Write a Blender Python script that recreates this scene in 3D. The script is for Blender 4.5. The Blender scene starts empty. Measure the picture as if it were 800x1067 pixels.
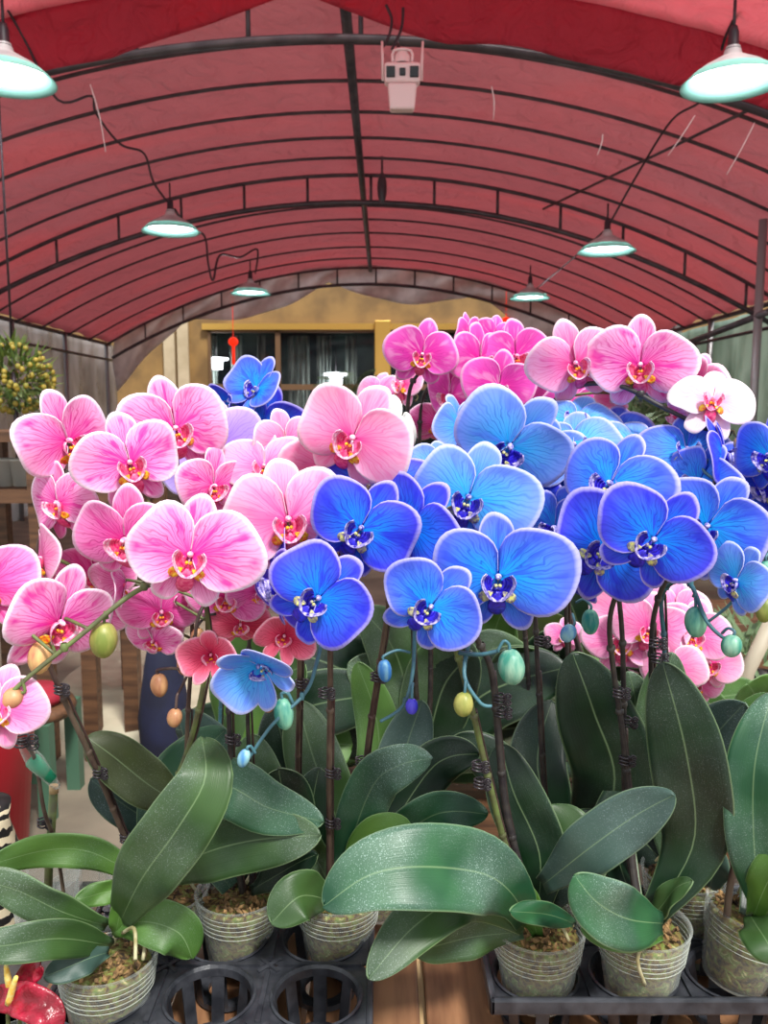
import bpy, bmesh, math, random
from mathutils import Vector, Matrix, Euler, noise
random.seed(7)
PI = math.pi
C = bpy.context.scene.collection
S = bpy.context.scene

# ------------------------------------------------------------------ camera, light, exposure
F, CX, CY, PITCH, H = 850.0, 400.0, 533.5, math.radians(6.9), 1.45
cam = bpy.data.cameras.new('camera'); co = bpy.data.objects.new('camera', cam); C.objects.link(co)
co.location = (0, 0, H); co.rotation_euler = (PI/2 - PITCH, 0, 0)
cam.sensor_fit = 'VERTICAL'; cam.sensor_height = 24; cam.lens = 24*F/1067.0
cam.clip_start = 0.02; cam.clip_end = 200
cam.dof.use_dof = True; cam.dof.focus_distance = 0.85; cam.dof.aperture_fstop = 9.0
S.camera = co
S.view_settings.view_transform = 'Standard'; S.view_settings.look = 'None'
S.view_settings.gamma = 1; S.view_settings.use_curve_mapping = False
S.view_settings.exposure = 0.62
w = bpy.data.worlds.new('sky'); S.world = w; w.use_nodes = True
wn = w.node_tree.nodes; bgn = wn['Background']
tc = wn.new('ShaderNodeTexCoord'); sx = wn.new('ShaderNodeSeparateXYZ'); rp = wn.new('ShaderNodeValToRGB')
w.node_tree.links.new(tc.outputs['Generated'], sx.inputs[0]); w.node_tree.links.new(sx.outputs['Z'], rp.inputs[0])
rp.color_ramp.elements[0].color = (.75, .75, .75, 1); rp.color_ramp.elements[0].position = 0.0
rp.color_ramp.elements[1].color = (.93, .97, 1.0, 1); rp.color_ramp.elements[1].position = 0.35
w.node_tree.links.new(rp.outputs[0], bgn.inputs[0]); bgn.inputs[1].default_value = .78
sl = bpy.data.lights.new('sun', 'SUN'); so = bpy.data.objects.new('sun', sl); C.objects.link(so)
sl.energy = 3.2; sl.angle = math.radians(9); sl.color = (1, .97, .92)
so.rotation_euler = Vector((-0.30, 0.62, -0.95)).to_track_quat('-Z', 'Y').to_euler()

FW = Vector((0, math.cos(PITCH), -math.sin(PITCH))); UP = Vector((0, math.sin(PITCH), math.cos(PITCH))); RT = Vector((1, 0, 0))
CAM = Vector((0, 0, H))
def at(x, y, Y):
    """point at distance Y in front of the viewer's stand, seen in direction x, y"""
    d = FW + RT*((x-CX)/F) + UP*((CY-y)/F)
    return CAM + d*(Y/d.y)
def mpp(p): return (p-CAM).dot(FW)/F          # metres per unit at p
def floor_at(x, y, z=0.0):
    d = FW + RT*((x-CX)/F) + UP*((CY-y)/F)
    return CAM + d*((z-H)/d.z)

# ------------------------------------------------------------------ materials
def s2l(c):
    return tuple((v/255/12.92 if v/255 <= .04045 else ((v/255+.055)/1.055)**2.4) for v in c) + (1,)
MATS = {}
def mat(name, col, rough=.5, metal=0, emis=None, es=0, noise_scale=None, col2=None, bump=0, spec=.5, transl=0, alpha=1, coat=0, stretch=None, detail=4):
    if name in MATS: return MATS[name]
    m = bpy.data.materials.new(name); m.use_nodes = True; n = m.node_tree.nodes; l = m.node_tree.links
    b = n['Principled BSDF']; b.inputs['Base Color'].default_value = s2l(col); b.inputs['Roughness'].default_value = rough
    b.inputs['Metallic'].default_value = metal; b.inputs['Specular IOR Level'].default_value = spec
    b.inputs['Coat Weight'].default_value = coat; b.inputs['Coat Roughness'].default_value = .2
    out = n['Material Output']; colsock = None
    if emis:
        b.inputs['Emission Color'].default_value = s2l(emis); b.inputs['Emission Strength'].default_value = es
    if noise_scale:
        t = n.new('ShaderNodeTexCoord'); nz = n.new('ShaderNodeTexNoise'); nz.inputs['Scale'].default_value = noise_scale
        nz.inputs['Detail'].default_value = detail
        if stretch:
            mp = n.new('ShaderNodeMapping'); mp.inputs['Scale'].default_value = stretch
            l.new(t.outputs['Object'], mp.inputs[0]); l.new(mp.outputs[0], nz.inputs[0])
        else: l.new(t.outputs['Object'], nz.inputs[0])
        if col2:
            r = n.new('ShaderNodeValToRGB'); r.color_ramp.elements[0].color = s2l(col); r.color_ramp.elements[1].color = s2l(col2)
            r.color_ramp.elements[0].position = .36; r.color_ramp.elements[1].position = .64
            l.new(nz.outputs[0], r.inputs[0]); l.new(r.outputs[0], b.inputs['Base Color']); colsock = r.outputs[0]
        if bump:
            bp = n.new('ShaderNodeBump'); bp.inputs['Strength'].default_value = bump; bp.inputs['Distance'].default_value = .01
            l.new(nz.outputs[0], bp.inputs['Height']); l.new(bp.outputs[0], b.inputs['Normal'])
    sh = b.outputs[0]
    if transl:
        tr = n.new('ShaderNodeBsdfTranslucent'); tr.inputs[0].default_value = s2l(col)
        if colsock: l.new(colsock, tr.inputs[0])
        mx = n.new('ShaderNodeMixShader'); mx.inputs[0].default_value = transl
        l.new(sh, mx.inputs[1]); l.new(tr.outputs[0], mx.inputs[2]); sh = mx.outputs[0]
    if alpha < 1:
        tp = n.new('ShaderNodeBsdfTransparent'); mx = n.new('ShaderNodeMixShader')
        if alpha > 0: mx.inputs[0].default_value = alpha
        l.new(tp.outputs[0], mx.inputs[1]); l.new(sh, mx.inputs[2]); sh = mx.outputs[0]
    l.new(sh, out.inputs[0]); MATS[name] = m
    return m

def petal_mat(name, cols, vein, vs=.6, freq=22, patch=None, ps=.0, transl=.22, rimpos=.976):
    """cols: centre, middle, outer, rim pigments along the petal; veins fan out from the base"""
    m = bpy.data.materials.new(name); m.use_nodes = True; n = m.node_tree.nodes; l = m.node_tree.links
    b = n['Principled BSDF']; b.inputs['Roughness'].default_value = .55; b.inputs['Specular IOR Level'].default_value = .25
    uv = n.new('ShaderNodeUVMap'); uv.uv_map = 'fan'; sp = n.new('ShaderNodeSeparateXYZ'); l.new(uv.outputs[0], sp.inputs[0])
    oi = n.new('ShaderNodeObjectInfo')
    r = n.new('ShaderNodeValToRGB'); e = r.color_ramp.elements
    e[0].position = 0.0; e[0].color = s2l(cols[0]); e[1].position = 1.0; e[1].color = s2l(cols[3])
    for p, c in ((.40, cols[1]), (.915, cols[2]), (rimpos, cols[3])):
        q = e.new(p); q.color = s2l(c)
    # irregular pigment: wobble the position by a soft noise
    cmb = n.new('ShaderNodeCombineXYZ')
    ma = n.new('ShaderNodeMath'); ma.operation = 'MULTIPLY'; ma.inputs[1].default_value = freq*.16; l.new(sp.outputs[1], ma.inputs[0])
    mb = n.new('ShaderNodeMath'); mb.operation = 'MULTIPLY'; mb.inputs[1].default_value = 3.0; l.new(sp.outputs[0], mb.inputs[0])
    mr = n.new('ShaderNodeMath'); mr.operation = 'MULTIPLY'; mr.inputs[1].default_value = 50; l.new(oi.outputs['Random'], mr.inputs[0])
    l.new(ma.outputs[0], cmb.inputs[0]); l.new(mb.outputs[0], cmb.inputs[1]); l.new(mr.outputs[0], cmb.inputs[2])
    nz = n.new('ShaderNodeTexNoise'); nz.inputs['Scale'].default_value = 1.0; nz.inputs['Detail'].default_value = 1.5; nz.inputs['Distortion'].default_value = .5
    l.new(cmb.outputs[0], nz.inputs[0])
    # line-like veins that fan out from the claw, doubled towards the margin
    def M(op, a, b_=None):
        q = n.new('ShaderNodeMath'); q.operation = op
        for k_, s_ in ((0, a), (1, b_)):
            if s_ is None: continue
            if isinstance(s_, (int, float)): q.inputs[k_].default_value = s_
            else: l.new(s_, q.inputs[k_])
        return q.outputs[0]
    wob = M('MULTIPLY', M('SUBTRACT', nz.outputs[0], .5), 2.2)
    def lines(N, wd):
        s_ = M('ABSOLUTE', M('SINE', M('MULTIPLY', M('ADD', M('MULTIPLY', sp.outputs[1], N), wob), PI)))
        q = n.new('ShaderNodeMapRange'); q.inputs[1].default_value = 0; q.inputs[2].default_value = wd; q.inputs[3].default_value = 1; q.inputs[4].default_value = 0
        l.new(s_, q.inputs[0]); return q.outputs[0]
    sec = n.new('ShaderNodeMapRange'); sec.inputs[1].default_value = .3; sec.inputs[2].default_value = .6; sec.inputs[3].default_value = 0; sec.inputs[4].default_value = .7
    l.new(sp.outputs[0], sec.inputs[0])
    class vm: outputs = [M('MAXIMUM', lines(8.5, .50), M('MULTIPLY', lines(17.0, .55), sec.outputs[0]))]
    fade = n.new('ShaderNodeMapRange'); fade.inputs[1].default_value = .5; fade.inputs[2].default_value = 1.0; fade.inputs[3].default_value = vs; fade.inputs[4].default_value = vs*.15
    l.new(sp.outputs[0], fade.inputs[0])
    vk = n.new('ShaderNodeMath'); vk.operation = 'MULTIPLY'; l.new(vm.outputs[0], vk.inputs[0]); l.new(fade.outputs[0], vk.inputs[1])
    n2 = n.new('ShaderNodeTexNoise'); n2.inputs['Scale'].default_value = 1.0; n2.inputs['Detail'].default_value = 2
    c2 = n.new('ShaderNodeCombineXYZ'); mc = n.new('ShaderNodeMath'); mc.operation = 'MULTIPLY'; mc.inputs[1].default_value = 3.2
    l.new(sp.outputs[1], mc.inputs[0]); l.new(mc.outputs[0], c2.inputs[0]); l.new(sp.outputs[0], c2.inputs[1]); l.new(mr.outputs[0], c2.inputs[2])
    l.new(c2.outputs[0], n2.inputs[0])
    w1 = n.new('ShaderNodeMath'); w1.operation = 'SUBTRACT'; w1.inputs[1].default_value = .5; l.new(n2.outputs[0], w1.inputs[0])
    w2 = n.new('ShaderNodeMath'); w2.operation = 'MULTIPLY'; w2.inputs[1].default_value = .9; l.new(w1.outputs[0], w2.inputs[0])
    one = n.new('ShaderNodeMath'); one.operation = 'SUBTRACT'; one.inputs[0].default_value = 1.0; l.new(sp.outputs[0], one.inputs[1])
    w3 = n.new('ShaderNodeMath'); w3.operation = 'MULTIPLY'; l.new(w2.outputs[0], w3.inputs[0]); l.new(one.outputs[0], w3.inputs[1])
    w4 = n.new('ShaderNodeMath'); w4.operation = 'ADD'; l.new(sp.outputs[0], w4.inputs[0]); l.new(w3.outputs[0], w4.inputs[1])
    l.new(w4.outputs[0], r.inputs[0])
    mx = n.new('ShaderNodeMixRGB'); mx.inputs[2].default_value = s2l(vein)
    l.new(vk.outputs[0], mx.inputs[0]); l.new(r.outputs[0], mx.inputs[1]); cs = mx.outputs[0]
    if patch:
        pr = n.new('ShaderNodeMapRange'); pr.inputs[1].default_value = .52; pr.inputs[2].default_value = .66; pr.inputs[3].default_value = 0; pr.inputs[4].default_value = ps
        n3 = n.new('ShaderNodeTexNoise'); n3.inputs['Scale'].default_value = 1.6; n3.inputs['Detail'].default_value = 2; l.new(c2.outputs[0], n3.inputs[0])
        l.new(n3.outputs[0], pr.inputs[0])
        pk = n.new('ShaderNodeMath'); pk.operation = 'MULTIPLY'; rim = n.new('ShaderNodeMapRange')
        rim.inputs[1].default_value = .82; rim.inputs[2].default_value = .95; rim.inputs[3].default_value = 1; rim.inputs[4].default_value = 0
        l.new(sp.outputs[0], rim.inputs[0]); l.new(pr.outputs[0], pk.inputs[0]); l.new(rim.outputs[0], pk.inputs[1])
        m2 = n.new('ShaderNodeMixRGB'); m2.inputs[2].default_value = s2l(patch); l.new(pk.outputs[0], m2.inputs[0]); l.new(cs, m2.inputs[1]); cs = m2.outputs[0]
    bp = n.new('ShaderNodeBump'); bp.inputs['Strength'].default_value = .25; bp.inputs['Distance'].default_value = .0015
    l.new(nz.outputs[0], bp.inputs['Height']); l.new(bp.outputs[0], b.inputs['Normal'])
    l.new(cs, b.inputs['Base Color'])
    tr = n.new('ShaderNodeBsdfTranslucent'); l.new(cs, tr.inputs[0])
    ms = n.new('ShaderNodeMixShader'); ms.inputs[0].default_value = transl
    l.new(b.outputs[0], ms.inputs[1]); l.new(tr.outputs[0], ms.inputs[2]); l.new(ms.outputs[0], n['Material Output'].inputs[0])
    MATS[name] = m
    return m

PK = {
 'pink':    dict(cols=((228,40,160),(246,135,206),(250,182,224),(255,238,250)), vein=(208,10,132), vs=.95, patch=(230,40,165), ps=.85),
 'deep':    dict(cols=((225,40,150),(242,105,190),(247,150,210),(255,222,242)), vein=(196,5,115), vs=.85, patch=(228,20,150), ps=.6),
 'palepink':dict(cols=((238,70,165),(248,150,202),(252,186,218),(255,235,243)), vein=(236,70,160), vs=.6, patch=(248,110,180), ps=.5),
 'rose':    dict(cols=((215,30,90),(235,80,120),(246,130,160),(255,190,205)), vein=(185,15,55), vs=.85),
 'magenta': dict(cols=((222,30,160),(230,62,180),(240,96,200),(252,200,236)), vein=(190,10,130), vs=.45, patch=(252,190,235), ps=.45),
 'blush':   dict(cols=((228,60,150),(244,135,196),(250,180,218),(255,228,240)), vein=(222,40,140), vs=.7, patch=(240,90,175), ps=.5),
 'white':   dict(cols=((232,130,185),(248,200,222),(250,222,234),(252,240,246)), vein=(236,150,195), vs=.5),
 'ivory':   dict(cols=((225,225,215),(235,235,225),(242,242,235),(250,250,246)), vein=(205,205,195), vs=.4),
 'lilac':   dict(cols=((150,110,225),(180,150,240),(200,175,245),(225,210,250)), vein=(140,100,225), vs=.6),
 'blue':    dict(cols=((0,150,242),(28,118,242),(70,66,228),(190,180,252)), vein=(22,20,170), vs=.8, patch=(40,45,215), ps=.75),
 'bright':  dict(cols=((10,175,248),(48,148,246),(92,112,238),(196,194,252)), vein=(20,50,195), vs=.75, patch=(50,75,230), ps=.65),
 'sky':     dict(cols=((30,185,248),(84,182,250),(126,158,245),(205,212,255)), vein=(20,90,205), vs=.7, patch=(95,125,240), ps=.55),
 'violet':  dict(cols=((30,70,230),(50,55,225),(90,70,225),(195,180,255)), vein=(20,10,160), vs=.7),
}
for k, v in PK.items(): petal_mat('petal_'+k, **v)
LIPS = {'p': (mat('lip_magenta', (222,20,110), .4, noise_scale=260, col2=(245,110,150)), mat('lip_yellow', (250,205,40), .4, noise_scale=300, col2=(225,70,30)), mat('lip_white', (255,225,238), .4, noise_scale=320, col2=(240,120,175))),
        'b': (mat('lip_indigo', (30,10,150), .35, noise_scale=260, col2=(50,40,215)), mat('lip_lemon', (225,225,120), .4, noise_scale=300, col2=(110,90,160)), mat('lip_lavender', (215,205,250), .4, noise_scale=240, col2=(40,20,160)))}

def leaf_mat(name, col, col2, dust=(190,205,200), dk=.25, rough=.38):
    m = bpy.data.materials.new(name); m.use_nodes = True; n = m.node_tree.nodes; l = m.node_tree.links
    b = n['Principled BSDF']; b.inputs['Roughness'].default_value = rough; b.inputs['Specular IOR Level'].default_value = .4
    uv = n.new('ShaderNodeUVMap'); uv.uv_map = 'fan'; sp = n.new('ShaderNodeSeparateXYZ'); l.new(uv.outputs[0], sp.inputs[0])
    t = n.new('ShaderNodeTexCoord')
    nz = n.new('ShaderNodeTexNoise'); nz.inputs['Scale'].default_value = 14; l.new(t.outputs['Object'], nz.inputs[0])
    r = n.new('ShaderNodeValToRGB'); r.color_ramp.elements[0].color = s2l(col); r.color_ramp.elements[1].color = s2l(col2)
    r.color_ramp.elements[0].position = .35; r.color_ramp.elements[1].position = .7; l.new(nz.outputs[0], r.inputs[0])
    # fine lengthwise striping
    cmb = n.new('ShaderNodeCombineXYZ'); a = n.new('ShaderNodeMath'); a.operation = 'MULTIPLY'; a.inputs[1].default_value = 26; l.new(sp.outputs[1], a.inputs[0])
    l.new(a.outputs[0], cmb.inputs[0]); l.new(sp.outputs[0], cmb.inputs[1])
    ns = n.new('ShaderNodeTexNoise'); ns.inputs['Scale'].default_value = 1; ns.inputs['Detail'].default_value = 2; l.new(cmb.outputs[0], ns.inputs[0])
    # midrib and pale margin
    av = n.new('ShaderNodeMath'); av.operation = 'ABSOLUTE'; l.new(sp.outputs[1], av.inputs[0])
    mr = n.new('ShaderNodeMapRange'); mr.inputs[1].default_value = .0; mr.inputs[2].default_value = .035; mr.inputs[3].default_value = .42; mr.inputs[4].default_value = 0; l.new(av.outputs[0], mr.inputs[0])
    me = n.new('ShaderNodeMapRange'); me.inputs[1].default_value = .95; me.inputs[2].default_value = .99; me.inputs[3].default_value = 0; me.inputs[4].default_value = .38; l.new(av.outputs[0], me.inputs[0])
    mm = n.new('ShaderNodeMath'); mm.operation = 'MAXIMUM'; l.new(mr.outputs[0], mm.inputs[0]); l.new(me.outputs[0], mm.inputs[1])
    mx = n.new('ShaderNodeMixRGB'); l.new(mm.outputs[0], mx.inputs[0]); l.new(r.outputs[0], mx.inputs[1]); mx.inputs[2].default_value = s2l((150,178,128))
    # mineral dust and water spots
    nd = n.new('ShaderNodeTexNoise'); nd.inputs['Scale'].default_value = 760; nd.inputs['Detail'].default_value = 3; l.new(t.outputs['Object'], nd.inputs[0])
    nl = n.new('ShaderNodeTexNoise'); nl.inputs['Scale'].default_value = 9; nl.inputs['Detail'].default_value = 2; l.new(t.outputs['Object'], nl.inputs[0])
    d1 = n.new('ShaderNodeMapRange'); d1.inputs[1].default_value = .56; d1.inputs[2].default_value = .66; l.new(nd.outputs[0], d1.inputs[0])
    d2 = n.new('ShaderNodeMapRange'); d2.inputs[1].default_value = .40; d2.inputs[2].default_value = .66; l.new(nl.outputs[0], d2.inputs[0])
    dm = n.new('ShaderNodeMath'); dm.operation = 'MULTIPLY'; l.new(d1.outputs[0], dm.inputs[0]); l.new(d2.outputs[0], dm.inputs[1])
    dn = n.new('ShaderNodeMath'); dn.operation = 'MULTIPLY'; dn.inputs[1].default_value = min(1, dk*3.2); l.new(dm.outputs[0], dn.inputs[0])
    d3 = n.new('ShaderNodeMath'); d3.operation = 'MULTIPLY'; d3.inputs[1].default_value = dk*.7; l.new(d2.outputs[0], d3.inputs[0])
    ad = n.new('ShaderNodeMath'); ad.operation = 'MAXIMUM'; l.new(dn.outputs[0], ad.inputs[0]); l.new(d3.outputs[0], ad.inputs[1])
    m2 = n.new('ShaderNodeMixRGB'); l.new(ad.outputs[0], m2.inputs[0]); l.new(mx.outputs[0], m2.inputs[1]); m2.inputs[2].default_value = s2l(dust)
    l.new(m2.outputs[0], b.inputs['Base Color'])
    bp = n.new('ShaderNodeBump'); bp.inputs['Strength'].default_value = .18; bp.inputs['Distance'].default_value = .002
    l.new(ns.outputs[0], bp.inputs['Height']); l.new(bp.outputs[0], b.inputs['Normal'])
    tr = n.new('ShaderNodeBsdfTranslucent'); tr.inputs[0].default_value = s2l((90,140,30))
    ms = n.new('ShaderNodeMixShader'); ms.inputs[0].default_value = .07
    l.new(b.outputs[0], ms.inputs[1]); l.new(tr.outputs[0], ms.inputs[2]); l.new(ms.outputs[0], n['Material Output'].inputs[0])
    MATS[name] = m
leaf_mat('leaf_mid', (38,66,30), (62,92,46), dk=.14, rough=.42)
leaf_mat('leaf_dark', (8,30,18), (20,50,24), dk=.06, rough=.36)
leaf_mat('leaf_dusty', (22,64,44), (42,92,54), dust=(170,196,186), dk=.26, rough=.42)
leaf_mat('leaf_grey', (44,66,60), (64,90,80), dust=(140,160,158), dk=.25, rough=.42)
leaf_mat('leaf_light', (56,94,30), (84,124,48), dk=.06, rough=.45)
leaf_mat('leaf_bronze', (42,48,20), (66,80,32), dk=.05, rough=.45)

def clearplastic():
    m = bpy.data.materials.new('clear_plastic'); m.use_nodes = True; n = m.node_tree.nodes; l = m.node_tree.links
    b = n['Principled BSDF']; b.inputs['Base Color'].default_value = s2l((215,222,215)); b.inputs['Roughness'].default_value = .18
    tp = n.new('ShaderNodeBsdfTransparent'); mx = n.new('ShaderNodeMixShader'); fr = n.new('ShaderNodeLayerWeight'); fr.inputs[0].default_value = .35
    mr = n.new('ShaderNodeMapRange'); mr.inputs[3].default_value = .035; mr.inputs[4].default_value = .55; l.new(fr.outputs['Facing'], mr.inputs[0])
    l.new(mr.outputs[0], mx.inputs[0]); l.new(tp.outputs[0], mx.inputs[1]); l.new(b.outputs[0], mx.inputs[2]); l.new(mx.outputs[0], n['Material Output'].inputs[0])
    MATS['clear_plastic'] = m
clearplastic()
mat('pot_ring', (214,222,212), .25, alpha=.32)
def mossmat():
    m = mat('moss', (92,74,42), .9); n = m.node_tree.nodes; l = m.node_tree.links
    t = n.new('ShaderNodeTexCoord'); nz = n.new('ShaderNodeTexNoise'); nz.inputs['Scale'].default_value = 110; nz.inputs['Detail'].default_value = 8; nz.inputs['Distortion'].default_value = .7
    l.new(t.outputs['Object'], nz.inputs[0]); r = n.new('ShaderNodeValToRGB'); e = r.color_ramp.elements
    e[0].position = .33; e[0].color = s2l((34,24,14)); e[1].position = .70; e[1].color = s2l((176,164,116))
    for p_, c_ in ((.43, (84,64,34)), (.51, (118,102,52)), (.58, (92,112,40))): e.new(p_).color = s2l(c_)
    l.new(nz.outputs[0], r.inputs[0]); l.new(r.outputs[0], n['Principled BSDF'].inputs['Base Color'])
    bp = n.new('ShaderNodeBump'); bp.inputs['Strength'].default_value = 1; bp.inputs['Distance'].default_value = .003; l.new(nz.outputs[0], bp.inputs['Height']); l.new(bp.outputs[0], n['Principled BSDF'].inputs['Normal'])
mossmat()
mat('bark', (44,30,20), .9, noise_scale=70, col2=(170,134,88), bump=.7)
mat('root', (190,186,150), .6, noise_scale=60, col2=(150,140,96))
mat('stem_brown', (66,46,44), .45, noise_scale=70, col2=(98,84,70), stretch=(1,1,.4))
mat('stem_green', (104,120,66), .45, noise_scale=60, col2=(84,84,58))
mat('stem_dark', (40,36,40), .45, noise_scale=60, col2=(64,60,56))
mat('stem_blue', (60,96,110), .45, noise_scale=60, col2=(70,120,130))
mat('stake', (46,34,34), .5, noise_scale=50, col2=(74,52,48))
mat('clip', (44,38,44), .35, spec=.6)
mat('bud_green', (118,132,56), .45, noise_scale=90, col2=(172,168,92), stretch=(1,1,.25))
mat('bud_brown', (150,96,70), .45, noise_scale=90, col2=(196,150,104), stretch=(1,1,.25))
mat('bud_teal', (20,120,112), .45, noise_scale=110, col2=(130,190,160), stretch=(1,1,.2))
mat('bud_blue', (50,120,190), .45, noise_scale=110, col2=(150,200,200), stretch=(1,1,.2))
mat('bud_violet', (30,30,180), .45, noise_scale=90, col2=(90,80,220), stretch=(1,1,.25))
mat('bud_mint', (60,140,120), .45, noise_scale=110, col2=(150,190,165), stretch=(1,1,.2))
mat('bud_peach', (200,120,92), .45, noise_scale=90, col2=(232,196,130), stretch=(1,1,.25))
mat('black_plastic', (34,36,42), .32, noise_scale=40, col2=(58,60,66), bump=.15)
mat('wood', (150,108,76), .5, noise_scale=9, col2=(112,76,52), stretch=(6,.6,6), bump=.1, detail=8)
mat('wood_pale', (196,170,128), .55, noise_scale=9, col2=(170,140,98), stretch=(6,.6,6))
mat('wood_shelf', (100,68,44), .6, noise_scale=7, col2=(68,44,28), stretch=(.7,6,6))
mat('pipe', (86,80,84), .45, metal=.3, noise_scale=8, col2=(66,60,66))
mat('pipe_light', (140,138,140), .4, metal=.4)
mat('concrete', (124,114,98), .85, noise_scale=3, col2=(98,90,78), bump=.2, detail=8)
mat('concrete_pale', (176,168,146), .85, noise_scale=4, col2=(150,142,122), bump=.2, detail=8)

# ------------------------------------------------------------------ mesh helpers
class MB:
    def __init__(s): s.v = []; s.f = []; s.m = []; s.uv = []
    def add(s, V, Fs, mi=0, UV=None):
        o = len(s.v); s.v += [tuple(p) for p in V]
        for f in Fs: s.f.append([i+o for i in f]); s.m.append(mi)
        s.uv += (UV if UV else [(0, 0)]*len(V))
    def box(s, a, b, mi=0, M=None):
        V = [Vector((x, y, z)) for x in (a[0], b[0]) for y in (a[1], b[1]) for z in (a[2], b[2])]
        if M: V = [M @ v for v in V]
        s.add(V, [(0,1,3,2),(4,6,7,5),(0,4,5,1),(2,3,7,6),(0,2,6,4),(1,5,7,3)], mi)
    def tube(s, pts, r, n=8, mi=0, cap=True, sub=0):
        P = [Vector(p) for p in pts]
        R = list(r) if isinstance(r, (list, tuple)) else [r]*len(P)
        if sub: P, R = crom(P, R, sub)
        T = [(P[min(i+1, len(P)-1)]-P[max(i-1, 0)]).normalized() for i in range(len(P))]
        a = T[0].orthogonal().normalized(); V = []; Fs = []
        for i, p in enumerate(P):
            a = (a - T[i]*a.dot(T[i])).normalized(); b = T[i].cross(a)
            for k in range(n):
                q = 2*PI*k/n; V.append(p + (a*math.cos(q)+b*math.sin(q))*R[i])
        for i in range(len(P)-1):
            for k in range(n): Fs.append((i*n+k, i*n+(k+1) % n, (i+1)*n+(k+1) % n, (i+1)*n+k))
        if cap: Fs.append(tuple(range(n))[::-1]); Fs.append(tuple((len(P)-1)*n+k for k in range(n)))
        s.add(V, Fs, mi)
    def lathe(s, prof, c=(0, 0, 0), n=32, mi=0, M=None, caps=False, sq=0):
        V = []; Fs = []
        for (r, z) in prof:
            for k in range(n):
                q = 2*PI*k/n; V.append(Vector((r*math.cos(q), r*math.sin(q), z)))
        if M: V = [M @ v for v in V]
        V = [v+Vector(c) for v in V]
        for i in range(len(prof)-1):
            for k in range(n): Fs.append((i*n+k, i*n+(k+1) % n, (i+1)*n+(k+1) % n, (i+1)*n+k))
        if caps: Fs.append(tuple(range(n))[::-1]); Fs.append(tuple((len(prof)-1)*n+k for k in range(n)))
        s.add(V, Fs, mi)
    def ell(s, c, rad, M=None, mi=0, nu=10, nv=8, groove=0):
        V = []; Fs = []
        for i in range(nv+1):
            ph = PI*i/nv
            for k in range(nu):
                th = 2*PI*k/nu; g = 1 - groove*(abs(math.cos(1.5*th))**6)
                v = Vector((rad[0]*math.sin(ph)*math.cos(th)*g, rad[1]*math.sin(ph)*math.sin(th)*g, rad[2]*math.cos(ph)))
                V.append((M @ v if M else v) + Vector(c))
        for i in range(nv):
            for k in range(nu): Fs.append((i*nu+k, i*nu+(k+1) % nu, (i+1)*nu+(k+1) % nu, (i+1)*nu+k))
        s.add(V, Fs, mi)
    def obj(s, name, mats, parent=None, off=None, smooth=True, thick=0, bevel=0):
        me = bpy.data.meshes.new(name)
        o = off if off is not None else Vector((0, 0, 0))
        me.from_pydata([(v[0]-o[0], v[1]-o[1], v[2]-o[2]) for v in s.v], [], s.f)
        if not isinstance(mats, (list, tuple)): mats = [mats]
        for m in mats: me.materials.append(MATS[m] if isinstance(m, str) else m)
        me.polygons.foreach_set('material_index', s.m)
        me.polygons.foreach_set('use_smooth', [smooth]*len(me.polygons))
        uvl = me.uv_layers.new(name='fan')
        idx = [0]*len(me.loops); me.loops.foreach_get('vertex_index', idx)
        flat = []
        for i in idx: flat += s.uv[i]
        uvl.data.foreach_set('uv', flat)
        me.update()
        ob = bpy.data.objects.new(name, me); C.objects.link(ob)
        if parent: ob.parent = parent
        if thick:
            md = ob.modifiers.new('thickness', 'SOLIDIFY'); md.thickness = thick; md.offset = 0
        if bevel:
            md = ob.modifiers.new('bevel', 'BEVEL'); md.width = bevel; md.segments = 2; md.limit_method = 'ANGLE'
        return ob
def crom(P, R, sub):
    Q = []; S_ = []
    for i in range(len(P)-1):
        p0 = P[max(i-1, 0)]; p1 = P[i]; p2 = P[i+1]; p3 = P[min(i+2, len(P)-1)]
        for k in range(sub):
            t = k/sub
            Q.append(.5*((2*p1)+(p2-p0)*t+(2*p0-5*p1+4*p2-p3)*t*t+(3*p1-p0-3*p2+p3)*t*t*t)); S_.append(R[i]*(1-t)+R[i+1]*t)
    Q.append(P[-1]); S_.append(R[-1])
    return Q, S_
def thing(name, loc, label, cat, group=None):
    o = bpy.data.objects.new(name, None); C.objects.link(o); o.location = loc; o.empty_display_size = .05
    o['label'] = label; o['category'] = cat
    if group: o['group'] = group
    return o
def tag(o, label, cat, group=None):
    o['label'] = label; o['category'] = cat
    if group: o['group'] = group
    return o
def struct(o): o['kind'] = 'structure'; return o
def V3(*a): return Vector(a)

# ------------------------------------------------------------------ floor
b = MB(); b.box((-16, -3, -.1), (16, 34, 0)); struct(b.obj('floor', 'concrete', smooth=False))

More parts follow.
